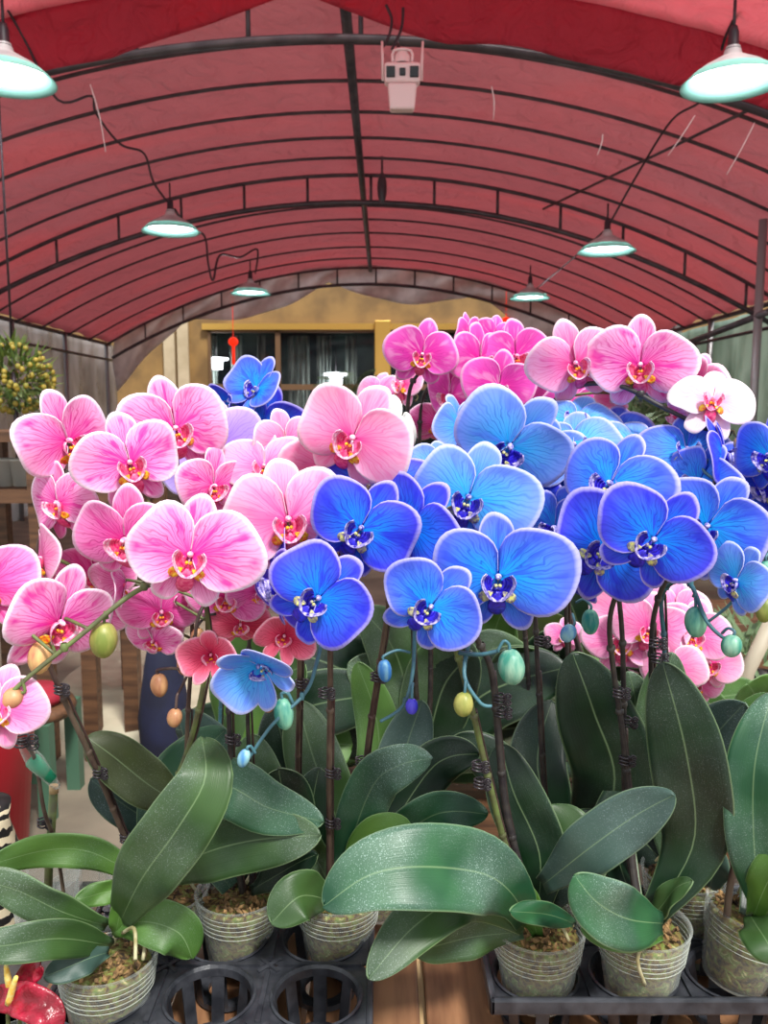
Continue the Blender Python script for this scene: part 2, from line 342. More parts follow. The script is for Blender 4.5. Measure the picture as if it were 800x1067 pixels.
# ------------------------------------------------------------------ tent: ceiling cloth, frame, side sheets
XC, HW, ZR, ZE = -.30, 4.62, H+2.55, H+1.22
RIDGE = -.24
def arch(x, top=ZR, sag=0):
    t = (x-XC)/HW
    return top - (ZR-ZE)*(t*t)
Y0, Y1 = 3.3, 14.9
ribsY = [5.24, 5.95, 6.6, 7.25, 7.9, 8.5, 9.1, 10.4, 11.1, 11.9, 12.9, 13.8, 14.7]
def tent_mat(name, c1, c2, c3, tl=.55, tc_=(215,92,98)):
    m = bpy.data.materials.new(name); m.use_nodes = True; n = m.node_tree.nodes; l = m.node_tree.links
    b = n['Principled BSDF']; b.inputs['Roughness'].default_value = .6; b.inputs['Specular IOR Level'].default_value = .25
    t = n.new('ShaderNodeTexCoord'); mp = n.new('ShaderNodeMapping'); mp.inputs['Scale'].default_value = (.35, .8, .3); l.new(t.outputs['Object'], mp.inputs[0])
    nz = n.new('ShaderNodeTexNoise'); nz.inputs['Scale'].default_value = 1.1; nz.inputs['Detail'].default_value = 3; nz.inputs['Distortion'].default_value = .4; l.new(mp.outputs[0], nz.inputs[0])
    r = n.new('ShaderNodeValToRGB'); e = r.color_ramp.elements; e[0].position = .35; e[0].color = s2l(c1); e[1].position = .68; e[1].color = s2l(c3)
    q = e.new(.52); q.color = s2l(c2); l.new(nz.outputs[0], r.inputs[0])
    l.new(r.outputs[0], b.inputs['Base Color'])
    n2 = n.new('ShaderNodeTexNoise'); n2.inputs['Scale'].default_value = 5; n2.inputs['Detail'].default_value = 5; n2.inputs['Distortion'].default_value = 1.2; l.new(t.outputs['Object'], n2.inputs[0])
    bp = n.new('ShaderNodeBump'); bp.inputs['Strength'].default_value = .9; bp.inputs['Distance'].default_value = .08; l.new(n2.outputs[0], bp.inputs['Height']); l.new(bp.outputs[0], b.inputs['Normal'])
    tr = n.new('ShaderNodeBsdfTranslucent'); tr.inputs[0].default_value = s2l(tc_); l.new(bp.outputs[0], tr.inputs['Normal'])
    ms = n.new('ShaderNodeMixShader'); ms.inputs[0].default_value = tl
    l.new(b.outputs[0], ms.inputs[1]); l.new(tr.outputs[0], ms.inputs[2]); l.new(ms.outputs[0], n['Material Output'].inputs[0]); MATS[name] = m
tent_mat('tent_cloth', (158,142,150), (184,150,158), (226,136,138), .44, (226,156,162))
tent_mat('tent_front', (234,170,176), (238,162,170), (240,150,158), .5, (242,160,170))
tent_mat('valance', (180,62,82), (192,60,80), (198,58,78), .40, (226,62,88))
def cloth(name, m, ya, yb, ribs, top=0.0, x0=XC-HW, x1=XC+HW, nx=70, step=.09):
    b = MB(); ny = int((yb-ya)/step)+1; V = []; Fs = []
    for j in range(ny+1):
        y = ya+(yb-ya)*j/ny
        # sag between neighbouring ribs
        lo = max([q for q in ribs if q <= y], default=ya); hi = min([q for q in ribs if q > y], default=yb)
        s_ = math.sin(PI*(y-lo)/max(hi-lo, .01))
        for i in range(nx+1):
            x = x0+(x1-x0)*i/nx
            z = arch(x) + top + .02 + .05*s_*0.6 + .05*s_*noise.noise((x*1.1, y*2, 0)) + .035*abs(noise.noise((x*2.2+y*1.3, y*3-x, 3))) + .015*noise.noise((x*5, y*6, 7))
            V.append((x, y, z))
    for j in range(ny):
        for i in range(nx): a = j*(nx+1)+i; Fs.append((a, a+1, a+nx+2, a+nx+1))
    b.add(V, Fs); return b.obj(name, m, thick=.006)
struct(cloth('ceiling', 'tent_cloth', 5.0, Y1, ribsY))
struct(cloth('ceiling', 'tent_front', Y0, 4.95, [3.3, 4.0, 4.6, 4.95], -.13, nx=60))
# doubled crimson valance under the front seam
b = MB(); V = []; Fs = []; n_ = 90; k_ = 8
for i in range(n_+1):
    x = XC-3.6 + 7.4*i/n_
    h = .27 if x < -1.6 else .27*max(0, (-.45-x)/1.15)**.9 if x < -.45 else min(.26, .02+.25*((x+.45)/.9)**.7)
    h *= 1+.10*noise.noise((x*2, 0, 0))
    for k in range(k_+1):
        t = k/k_; sw = .05*math.sin(x*5+t)*t
        V.append((x, 4.94+.14*t+sw*.5, arch(x)-.105-h*t))
for i in range(n_):
    for k in range(k_): a = i*(k_+1)+k; Fs.append((a, a+k_+1, a+k_+2, a+1))
b.add(V, Fs); tag(b.obj('cloth_valance', 'valance', thick=.004), 'dark crimson cloth valance swagged across the front arch of the tent', 'valance')
# frame
fr = thing('tent_frame', (XC, 10, 0), 'dark steel tube frame of arched ribs and trusses under the red tent cloth', 'tent frame')
fo = V3(XC, 10, 0)
def arcpts(y, dz, x0=XC-HW, x1=XC+HW, n=36): return [V3(x0+(x1-x0)*i/n, y, arch(x0+(x1-x0)*i/n)+dz) for i in range(n+1)]
for y in ribsY:
    b = MB(); b.tube(arcpts(y, -.02), .014 if y not in (5.24, 9.1, 14.7) else .02, 6); b.obj('arch_rib', 'pipe', fr, fo)
for y in (5.24, 9.1, 14.7):
    b = MB(); b.tube(arcpts(y, -.30, XC-HW+.1, XC+HW-.1), .028, 8)
    if y == 5.24: b.tube([p+V3(0, .06, .03) for p in arcpts(y, -.30, XC-HW+.1, XC+HW-.1)], .012, 6)
    b.obj('truss_chord', 'pipe', fr, fo)
    for k in range(-6, 7):
        x = XC+.16+k*.68
        b = MB(); b.tube([(x, y, arch(x)-.30), (x, y, arch(x)-.02)], .016, 6); b.obj('truss_strut', 'pipe', fr, fo)
b = MB(); b.tube([(RIDGE, Y0, arch(RIDGE)-.05), (RIDGE, Y1, arch(RIDGE)-.05)], .036, 8); b.obj('ridge_pipe', 'pipe', fr, fo)
for x, s_ in ((XC-HW, 1), (XC+HW, -1)):
    b = MB(); b.tube([(x, 4.5, ZE), (x, Y1, ZE)], .03, 8); b.tube([(x+.05*s_, 4.5, ZE-.28), (x+.05*s_, Y1, ZE-.28)], .022, 8); b.obj('eave_pipe', 'pipe', fr, fo)
    for y in (5.24, 7.2, 9.1, 11.0, 12.8, 14.7):
        b = MB(); b.tube([(x, y, 0), (x, y, ZE)], .035 if s_ > 0 else .04, 8); b.obj('post', 'pipe_light', fr, fo)
# pipes that run along the slope, and brace on the right
b = MB(); b.tube([(2.55, 5.2, arch(2.55)-.06), (1.75, 9.3, arch(1.75)-.06)], .012, 6); b.obj('brace', 'pipe', fr, fo)
# side sheets
def sheet_mat(name, c1, c2, tl=.5, rough=.16, al=.6):
    return mat(name, c1, rough, noise_scale=2.4, col2=c2, bump=1.0, transl=tl, stretch=(1, 1, .4), detail=7, alpha=al)
sheet_mat('sheet_grey', (120,116,120), (190,186,190), .5, al=.62)
sheet_mat('sheet_green', (120,150,134), (186,208,194), .5, al=.8)
def side_sheet(name, m, x, ya, yb, z0, z1):
    b = MB(); V = []; Fs = []; nu = int((yb-ya)/.12); nv = 26
    for i in range(nu+1):
        y = ya+(yb-ya)*i/nu
        for k in range(nv+1):
            z = z0+(z1-z0)*k/nv; V.append((x+.05*noise.noise((y*2.5, z*.8, x))+.03*math.sin(y*7+z), y, z))
    for i in range(nu):
        for k in range(nv): a = i*(nv+1)+k; Fs.append((a, a+nv+1, a+nv+2, a+1))
    b.add(V, Fs); return b.obj(name, m, thick=.003)
struct(side_sheet('wall_left', 'sheet_grey', XC-HW-.12, 4.5, 15.6, 0, ZE+.02))
struct(side_sheet('wall_right', 'sheet_green', XC+HW+.12, 3.8, 12.6, 0, ZE-.02))
mat('grey_panel', (84,80,80), .7, noise_scale=2, col2=(110,104,100))
b = MB(); b.box((XC+HW+.1, 12.62, 0), (XC+HW+.2, 15.8, ZE+.3)); struct(b.obj('wall_right', 'grey_panel', smooth=False))

# ------------------------------------------------------------------ building behind the tent
YB = 16.6
def bx(x, y): p = at(x, y, YB); return p.x, p.z
mat('ochre', (150,116,66), .6, noise_scale=2, col2=(118,90,52)); mat('gold', (208,166,84), .3, metal=.6)
mat('bronze_frame', (120,92,66), .4, metal=.3); mat('cream', (196,178,148), .7, noise_scale=3, col2=(176,158,128))
def glassmat():
    m = bpy.data.materials.new('dark_glass'); m.use_nodes = True; n = m.node_tree.nodes; l = m.node_tree.links
    b = n['Principled BSDF']; b.inputs['Base Color'].default_value = s2l((16,24,28)); b.inputs['Roughness'].default_value = .04
    tp = n.new('ShaderNodeBsdfTransparent'); mx = n.new('ShaderNodeMixShader'); mx.inputs[0].default_value = .28
    l.new(tp.outputs[0], mx.inputs[1]); l.new(b.outputs[0], mx.inputs[2]); l.new(mx.outputs[0], n['Material Output'].inputs[0]); MATS['dark_glass'] = m
glassmat()
# facade with window openings: columns of windows in x, two rows in z
wx = [bx(208, 0)[0], bx(284, 0)[0], bx(398, 0)[0], bx(520, 0)[0], bx(640, 0)[0]]
zt, zm, zb = bx(0, 343)[1], bx(0, 403)[1], bx(0, 520)[1]
xl, xr = -9.0, 9.0
b = MB()
b.box((xl, YB, zt), (xr, YB+.3, 4.6)); b.box((xl, YB, 0), (xr, YB+.3, zb))
b.box((xl, YB, zb), (wx[0], YB+.3, zt)); b.box((wx[-1], YB, zb), (xr, YB+.3, zt))
struct(b.obj('wall_back', 'ochre', smooth=False))
n_ = 0
for i in range(4):
    for (za, zc) in ((zm, zt), (zb, zm)):
        n_ += 1
        w_ = thing('window_%d' % n_, (wx[i], YB, za), 'x', 'window'); del w_['label']; del w_['category']; w_['kind'] = 'structure'
        o_ = V3(wx[i], YB, za); f_ = .05
        b = MB()
        b.box((wx[i], YB-.04, za), (wx[i]+f_, YB+.1, zc)); b.box((wx[i+1]-f_, YB-.04, za), (wx[i+1], YB+.1, zc))
        b.box((wx[i], YB-.04, zc-f_*1.3), (wx[i+1], YB+.1, zc)); b.box((wx[i], YB-.04, za), (wx[i+1], YB+.1, za+f_))
        struct(b.obj('window_frame', 'bronze_frame' if i < 1 else 'bronze_frame', w_, o_, smooth=False))
        b = MB(); b.box((wx[i]+f_, YB+.02, za+f_), (wx[i+1]-f_, YB+.03, zc-f_)); struct(b.obj('window_pane', 'dark_glass', w_, o_, smooth=False))
b = MB(); x_ = bx(398, 0)[0]; b.box((x_-.15, YB-.25, 0), (x_+.17, YB-.06, zt+.15)); tag(b.obj('gilded_column', 'gold', smooth=False, bevel=.02), 'gilded square column between the shop windows behind the tent', 'column')
b = MB(); b.box((wx[0]-.1, YB-.12, zt-.02), (4.6, YB-.05, zt+.1)); struct(b.obj('trim_1', 'gold', smooth=False))
for i, (x, m) in enumerate(((166, 'cream'), (181, 'cream'))):
    a_ = bx(x-6, 0)[0]; c_ = bx(x+6, 0)[0]; b = MB(); b.box((a_, YB-.1, 0), (c_, YB-.02, bx(0, 330)[1]+1)); struct(b.obj('trim_%d' % (i+2), m, smooth=False))
mat('shop_wall', (40,56,58), .8, noise_scale=1.5, col2=(90,112,108))
b = MB(); b.box((wx[0]-1, YB+2.6, 0), (wx[-1]+1, YB+2.7, 4)); b.box((wx[0]-1, YB+.3, zt+.3), (wx[-1]+1, YB+2.7, zt+.4)); struct(b.obj('wall_shop', 'shop_wall', smooth=False))
mat('curtain', (215,225,215), .8, noise_scale=5, col2=(60,75,72), stretch=(5, 1, .3))  # pale strips behind the panes stand in for reflections in the glass
CL = ['pale narrow curtain nearest the left edge of the shop window', 'pale curtain right of the red knot ornament', 'thin pale curtain just left of the upright window frame', 'pale curtain just right of the upright window frame', 'pale curtain above the right hand shop lamp', 'pale curtain nearest the gilded column']
for x0, x1 in ((212, 226), (240, 252), (268, 276), (300, 322), (330, 345), (360, 372)):
    b = MB(); a_ = at(x0, 360, YB+.9).x; c_ = at(x1, 360, YB+.9).x; V = []; Fs = []
    for i in range(17):
        x = a_+(c_-a_)*i/16
        for z in (zb, zt-.05): V.append((x, YB+.9+.04*math.sin(i*1.6), z))
    for i in range(16): Fs.append((2*i, 2*i+2, 2*i+3, 2*i+1))
    b.add(V, Fs); tag(b.obj('curtain', 'curtain', thick=.01), CL.pop(0), 'curtain', 'curtains in the shop window')
# palm behind glass
def palm(base, n, L, name, label, m='leaf_mid', cat='palm', seed=3):
    rd = random.Random(seed); t = thing(name, base, label, cat); o_ = Vector(base)
    for k in range(n):
        a = 2*PI*k/n+rd.uniform(-.3, .3); el = rd.uniform(.5, 1.3); b = MB(); pts = []
        for j in range(9):
            u = j/8; pts.append(o_+V3(math.cos(a)*u*L*math.cos(el*(1-.2*u)), math.sin(a)*u*L*.6*math.cos(el*(1-.2*u)), u*L*math.sin(el)-u*u*L*.45))
        b.tube(pts, .006, 4)
        for j in range(1, 9):
            d = (pts[j]-pts[j-1]).normalized(); s1 = d.cross(V3(0, 0, 1)).normalized()
            for sg in (-1, 1):
                for h_ in (0, .5):
                    p = pts[j-1].lerp(pts[j], h_); q = p+(s1*sg*.8+d*.7).normalized()*L*.28*math.sin(PI*min(.98, (j+h_)/9.2)+.1)+V3(0, 0, -.05)
                    w2 = d*.012
                    b.add([p-w2, p+w2, q], [(0, 1, 2)])
        b.obj('frond', m, t, o_)
    return t
palm(at(366, 412, YB-1.2), 9, 1.0, 'potted_palm', 'green feathery palm standing in front of the shop window')
# far cloth: gathered plastic drape below the last truss
mat('drape', (240,232,234), .4, noise_scale=5, col2=(218,208,210), transl=.6, bump=.5, alpha=.93)
b = MB(); V = []; Fs = []; n_ = 80
for i in range(n_+1):
    x = XC-HW+.1+(2*HW-.2)*i/n_
    # two swags meeting under the ridge
    t = abs((x-(-.8 if x < -.8 else -.8)))/3.0; h = .26+.36*math.sin(PI*min(1, abs(x+.95)/2.6))+.5*max(0, abs(x+.9)-2.6)
    for k in range(9):
        u = k/8; V.append((x, 14.80+.10*math.sin(x*6+u*5), arch(x)+.03-h*u))
for i in range(n_):
    for k in range(8): a = i*9+k; Fs.append((a, a+9, a+10, a+1))
b.add(V, Fs); tag(b.obj('plastic_drape', 'drape', thick=.004), 'gathered pale plastic drape hanging in swags under the far arch', 'drape')
mat('redlamp', (220,40,20), .4, emis=(255,50,20), es=.6)
for (x, y, lb) in ((243, 356, 'small red knot ornament hanging before the left shop window'), (527, 335, 'small orange red lantern hanging under the far drape')):
    p = at(x, y, 14.72); b = MB(); b.ell(p, (.09, .09, .08), nu=14); b.tube([p, V3(p.x, p.y, arch(p.x)-.02)], .006, 5); b.tube([p-V3(0, 0, .08), p-V3(0, 0, .4)], .03, 6)
    tag(b.obj('hanging_lantern', 'redlamp'), lb, 'lantern')

# ------------------------------------------------------------------ dish lamps
mat('shade_grey', (190,186,186), .4, noise_scale=8, col2=(150,146,148)); mat('rim_teal', (150,200,190), .35, transl=.4)
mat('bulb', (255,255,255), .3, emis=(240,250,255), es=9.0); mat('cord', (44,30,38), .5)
def dish_lamp(x, y, Y, label, r=.21):
    p = at(x, y, Y); t = thing('pendant_lamp', p, label, 'lamp', 'pendant lamps under the tent roof')
    b = MB(); b.lathe([(.03, .13), (.04, .095), (.075, .075), (.13, .045), (.165, .020), (.168, .016), (.13, .038), (.06, .07), (.02, .09)], p, 36); b.obj('lamp_shade', 'shade_grey', t, p)
    b = MB(); b.lathe([(.165, .020), (r, -.022), (r+.002, -.026), (.160, .013)], p, 60)
    b.obj('shade_rim', 'rim_teal', t, p)
    b = MB(); b.lathe([(.001, -.012), (.10, -.008), (.158, .006), (.158, .014), (.001, .03)], p, 36); b.obj('bulb', 'bulb', t, p)
    b = MB(); b.lathe([(.001, .22), (.014, .215), (.022, .19), (.024, .13), (.034, .12), (.03, .09)], p, 20); b.obj('lamp_holder', 'cord', t, p)
    z = arch(p.x); b = MB(); b.tube([p+V3(0, 0, .20), p+V3(.0, 0, .32)], .007, 6); b.obj('cord', 'cord', t, p)
    lt = bpy.data.lights.new('lamp_light', 'POINT'); lt.energy = 9; lt.shadow_soft_size = .12; lt.color = (.92, .98, 1)
    lo = bpy.data.objects.new('lamp_light', lt); C.objects.link(lo); lo.parent = t; lo.location = (0, 0, -.14)
for a in ((6, 78, 3.8, 'lit dish lamp cut by the left edge of the view, near the front'), (178, 238, 6.2, 'lit dish lamp second on the left side, under looping cord'),
          (261, 304, 8.8, 'smallest lit dish lamp on the left side, nearest the far truss'), (762, 82, 3.75, 'largest lit dish lamp on the right, with teal flared rim'),
          (632, 259, 6.2, 'lit dish lamp on the right side, hung below the strutted truss'), (552, 309, 8.8, 'smallest lit dish lamp on the right side, above the pink flowers')): dish_lamp(*a)
for (x, y, lb) in ((225, 372, 'lit white lamp inside the shop, behind the left window'), (350, 388, 'lit white lamp inside the shop, beside the palm')):  # glowing shapes added behind the panes to imitate lamps mirrored in the glass
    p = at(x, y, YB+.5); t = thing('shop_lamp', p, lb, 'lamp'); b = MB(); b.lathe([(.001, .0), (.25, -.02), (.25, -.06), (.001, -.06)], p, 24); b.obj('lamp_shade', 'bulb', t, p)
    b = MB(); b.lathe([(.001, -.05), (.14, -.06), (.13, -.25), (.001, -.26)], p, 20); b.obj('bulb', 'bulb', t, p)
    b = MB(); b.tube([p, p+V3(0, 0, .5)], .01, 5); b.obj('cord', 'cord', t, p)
# cables
def cable(pts, label, r=.008, m='cord', name='power_cable'):
    b = MB(); b.tube([at(*q) for q in pts], r, 6, sub=6); tag(b.obj(name, m), label, 'cable')
cable([(8, 10, 4.9), (25, 40, 5.0), (60, 104, 5.1), (95, 100, 5.2), (100, 118, 5.4), (125, 150, 5.6), (150, 160, 5.9), (160, 190, 6.0), (178, 215, 6.2)], 'dark power cable looping from front arch to the left side lamp')
cable([(182, 218, 6.3), (196, 238, 6.8), (213, 246, 7.2), (217, 275, 7.4), (222, 292, 7.5), (229, 266, 7.7), (250, 268, 8.0), (268, 260, 8.3), (266, 285, 8.7)], 'dark power cable sagging between the two further left lamps', .01)
cable([(775, 5, 4.7), (757, 35, 4.9), (735, 100, 5.2), (700, 125, 5.6), (665, 180, 6.0), (634, 235, 6.2)], 'dark power cable running from the front arch to the right lamp')
cable([(560, 300, 8.6), (590, 275, 7.6), (630, 240, 6.4)], 'thin dark cable joining the two right lamps in the distance', .007)
cable([(402, 5, 4.7), (408, 20, 4.7), (405, 38, 4.7), (398, 50, 4.7)], 'short black cord dangling above the white camera, thinner one', .008)
cable([(420, 8, 4.7), (418, 30, 4.7), (408, 52, 4.7)], 'short black cord curving down to the white camera', .008)
mat('white_tie', (225,215,215), .4)
for i, (a_, b_, Y, lb) in enumerate((((628, 140), (622, 162), 5.0, 'brightest white plastic strip hanging right of the brace'), ((724, 120), (696, 162), 5.0, 'long white plastic strip hanging from the truss on the right'), ((786, 128), (757, 182), 5.0, 'white plastic strip hanging at the right edge of the truss'),
        ((512, 90), (514, 125), 5.0, 'faint white strip hanging right of the camera'), ((94, 88), (110, 158), 5.0, 'thin white strip hanging on the left below the truss'))):
    p, q = at(a_[0], a_[1], Y), at(b_[0], b_[1], Y+.05); b = MB(); b.tube([p, p.lerp(q, .5)+V3(.01, 0, .01), q], [.004, .004, .002], 5, sub=3)
    tag(b.obj('plastic_strip', 'white_tie'), lb, 'strip', 'white plastic strips on the truss')
# dangling ornaments at the ridge
b = MB(); p = at(398, 196, 8.7); b.tube([p, p+V3(0, 0, .35)], .012, 5); b.ell(p, (.05, .05, .16)); tag(b.obj('hanging_hook', 'pipe'), 'dark hook hanging at the ridge pipe above the far trusses', 'hook')

# security camera
mat('white_plastic', (226,196,196), .35); mat('lens', (20,20,26), .1)
p = at(419, 84, 4.6); t = thing('security_camera', p+V3(0, 0, .25), 'white security camera with two antennas hanging from the tent arch', 'camera'); o_ = p+V3(0, 0, .25)
R_ = Matrix.Rotation(.12, 4, 'X')
def pl(v): return p+R_ @ Vector(v)
b = MB(); M_ = Matrix.Translation(p) @ R_
b.box((-.095, -.05, -.02), (.095, .06, .08), 0, M_); b.obj('lens_housing', 'white_plastic', t, o_, smooth=False, bevel=.014)
b = MB(); V = [pl((x*(.078 if z > -.1 else .066), y, z)) for z in (-.02, -.15) for x, y in ((-1, -.05), (1, -.05), (1, .05), (-1, .05))]
b.add(V, [(0, 1, 2, 3), (7, 6, 5, 4), (0, 4, 5, 1), (1, 5, 6, 2), (2, 6, 7, 3), (3, 7, 4, 0)]); b.obj('body', 'white_plastic', t, o_, smooth=False, bevel=.012)
for x, s_ in ((-.062, .023), (0, .016), (.062, .023)):
    b = MB(); b.box((x-s_, -.058, .03-s_*1.2), (x+s_, -.048, .03+s_*1.2), 0, M_); b.obj('lens', 'lens', t, o_, smooth=False, bevel=.004)
for x in (-.1, .1):
    b = MB(); b.tube([pl((x, 0, 0)), pl((x*1.08, 0, .19))], [.010, .006], 8); b.obj('antenna', 'white_plastic', t, o_)
b = MB(); b.lathe([(.05, .08), (.05, .11), (.03, .15), (.02, .16)], p, 20); 
b.tube([pl((-.05, -.02, .08)), pl((-.045, -.02, .14)), pl((.045, -.02, .14)), pl((.05, -.02, .08))], .008, 6, sub=3); b.obj('bracket', 'white_plastic', t, o_)
b = MB(); b.tube([p+V3(0, 0, .15), p+V3(0, .25, .22), V3(p.x-.02, 5.24, arch(p.x)-.30)], .010, 8); b.obj('hanger', 'pipe', t, o_)

# ------------------------------------------------------------------ petals, flowers, buds, leaves
def piece(org, ang, L, A, p, wide=1.0, tilt=0, curl=0, cup=0, rip=0, nR=9, nT=18, ph=0, notch=0, twist=0):
    """a petal as a fan: returns verts (right, up, out) and the fan coordinates"""
    V = []; UV = []; Fs = []
    ca, sa = math.cos(ang), math.sin(ang)
    for i in range(nR+1):
        r = i/nR
        for k in range(nT+1):
            q = (k/nT*2-1); th = q*A
            R = L*max(0.0, math.cos(q*PI/2*.995))**p
            R *= 1+rip*(1.6*math.sin(q*4.3+ph*1.7)+1.0*math.sin(q*9+ph*2.3))
            if notch: R *= 1-notch*math.exp(-(q/.12)**2)
            s = r*R*math.cos(th); t = r*R*math.sin(th)*wide
            c = tilt*s - curl*s*s/L + cup*t*t/L + rip*r**3*math.sin(q*7+ph) + .25*rip*math.sin(s*30/L*.3+ph) + twist*s*t/L
            V.append(Vector((org[0]+s*ca-t*sa, org[1]+s*sa+t*ca, org[2]+c))); UV.append((r, q))
    for i in range(nR):
        for k in range(nT):
            a = i*(nT+1)+k
            if i == 0: Fs.append((a, a+nT+2, a+nT+1))
            else: Fs.append((a, a+1, a+nT+2, a+nT+1))
    return V, Fs, UV
RF = random.Random(21)
def flower(root, spec, spikes):
    x, y, Y, span, yaw, pitch, roll, kind = spec[:8]
    opt = spec[8] if len(spec) > 8 else {}
    p = at(x, y, Y); sc = span*mpp(p)
    view = (CAM-p).normalized()
    r0 = V3(0, 0, 1).cross(view).normalized(); u0 = view.cross(r0)    # right, up as seen
    r0 = -r0 if r0.x < 0 else r0
    q = Matrix.Rotation(math.radians(yaw), 3, u0) @ Matrix.Rotation(math.radians(pitch), 3, r0)
    out = q @ view; up = q @ u0; rt = q @ r0
    q2 = Matrix.Rotation(math.radians(-roll), 3, out); up = q2 @ up; rt = q2 @ rt
    def W(v): return p + (rt*v[0]+up*v[1]+out*v[2])*sc
    o_ = root.location
    closed = opt.get('closed', 0)                     # 0 open .. 1 folded forward
    pm = 'petal_'+kind; blueish = kind in ('blue', 'bright', 'sky', 'violet')
    # flower's own mesh: pedicel, ovary and the column
    best = None
    for sp_ in spikes:
        for j, s_ in enumerate(sp_):
            d = (s_-p).length + .35*max(0, s_.z-p.z) + 2.0*max(0, p.y-s_.y)
            if best is None or d < best[0]: best = (d, s_)
    back = p-out*sc*.10
    b = MB()
    tgt = best[1] if best and best[0] < .16 else p-out*sc*.25-V3(0, 0, .02)
    mid = (back+tgt)/2 - out*sc*.12
    b.tube([p-out*sc*.01, back, mid, tgt], [.0022*sc/.1, .0026*sc/.1, .0018, .0016], 6, sub=4)
    V = []
    b.ell(W((0, .005, .035)), (.026*sc, .026*sc, .05*sc), Matrix((rt, up, out)).transposed(), 1, nu=10, nv=6)
    fo_ = b.obj('flower', ['stem_green' if not blueish else 'stem_blue', LIPS['b' if blueish else 'p'][2]], root, o_)
    def emit(args, name, kw):
        V, Fs, UV = piece(*args, **kw); b = MB(); b.add([W(v) for v in V], Fs, 0, UV); return b.obj(name, pm, fo_, o_, thick=.0007)
    rr = lambda a: RF.uniform(-a, a)
    hi = sc/ mpp(p) > 70
    nR, nT = (9, 20) if hi else (6, 12)
    tl = closed*1.6
    emit(((0, .01, -.026), PI/2+rr(.1), .47, .80, .46), 'sepal', dict(wide=.82, tilt=-.02+tl+rr(.03), curl=.10+rr(.08), cup=.25+closed, rip=.01, nR=nR, nT=nT, ph=rr(3)))
    for sg in (-1, 1):
        emit(((sg*.01, -.01, -.03), -PI/2+sg*(.54+rr(.12)), .44+rr(.03), .74, .52), 'sepal', dict(wide=.80, tilt=-.08+tl+rr(.05), curl=.12+rr(.1), cup=.2+closed, rip=.012, nR=nR, nT=nT, ph=rr(3)))
    for sg in (-1, 1):
        a = (.20+rr(.12)) if sg > 0 else PI-(.20+rr(.12))
        L = .505+rr(.025)
        if opt.get('big') == sg: L *= 1.12
        emit(((sg*.012, .0, .004+.004*sg), a, L, 1.50, .47+rr(.04)), 'petal', dict(wide=1.0+rr(.06), tilt=.13+rr(.06)+tl, curl=.20+rr(.10)-closed*.1, cup=-.03+rr(.08)+closed*.5, rip=.022+abs(rr(.014)), nR=nR+2, nT=nT+4, ph=rr(3), twist=rr(.15)))
    # lip: side lobes, middle lobe, callus
    LM = LIPS['b' if blueish else 'p']; b = MB()
    V = []; n1, n2 = 6, 18; k_ = 1.5
    for i in range(n1+1):
        t_ = i/n1
        for j in range(n2+1):
            ph = (j/n2*2-1)*2.35; sd = abs(math.sin(ph*.75))
            ro = (.018+.062*t_**.6*(1+.12*math.cos(ph*3)))*k_
            V.append(W((ro*math.sin(ph)*1.05, -.035*k_-ro*math.cos(ph), .004+.085*t_**1.4*(.45+.7*sd)*k_)))
    for i in range(n1):
        b.add(V[i*(n2+1):(i+2)*(n2+1)], [(j, j+1, j+n2+2, j+n2+1) for j in range(n2)], 0 if i < n1-2 else 2)
    V, Fs, UV = piece((0, -.095, .040), -PI/2, .21, .75, .55, wide=1.0, tilt=.55, curl=1.2, cup=-.6, nR=7, nT=10)
    b.add([W(v) for v in V], Fs, 0, UV)
    for sg in (-1, 1):                                 # pale shoulders of the middle lobe
        V, Fs, UV = piece((sg*.035, -.105, .06), -PI/2+sg*1.0, .12, .8, .5, tilt=.2, curl=.6, cup=.3, nR=4, nT=7)
        b.add([W(v) for v in V], Fs, 1, UV)
    Mx = Matrix((rt, up, out)).transposed()
    for sg in (-1, 1): b.ell(W((sg*.015, -.062, .05)), (.013*sc, .014*sc, .022*sc), Mx, 1, nu=8, nv=5)
    b.obj('lip', list(LM), fo_, o_, thick=.0006)
def bud(root, x, y, Y, wpx, hpx, m, ang, att, spm):
    """hanging bud; att = where its stalk joins"""
    p = at(x, y, Y); k = mpp(p); M_ = Matrix.Rotation(math.radians(ang), 3, 'Y'); o_ = root.location
    b = MB(); V = []; Fs = []; nu, nv = 18, 12; rx, rz = wpx*k/2, hpx*k/2
    for i in range(nv+1):
        t = i/nv; z = rz*math.cos(PI*t); r = rx*math.sin(PI*t)**.85*(1.08-.22*t if t > .5 else .97)
        for j in range(nu):
            th = 2*PI*j/nu; g = 1-.10*abs(math.cos(1.5*th))**8; V.append(p+M_ @ V3(r*math.cos(th)*g, r*math.sin(th)*g, z))
    for i in range(nv):
        for j in range(nu): Fs.append((i*nu+j, i*nu+(j+1) % nu, (i+1)*nu+(j+1) % nu, (i+1)*nu+j))
    b.add(V, Fs, 0)
    top = p+M_ @ V3(0, 0, rz*.95); a_ = at(*att)
    b.tube([top, top+M_ @ V3(0, 0, rz*.35), (top+a_)/2+V3(0, 0, rz*.55), a_], [.0016]*4, 6, 1, sub=4)
    b.obj('bud', [m, spm], root, o_)
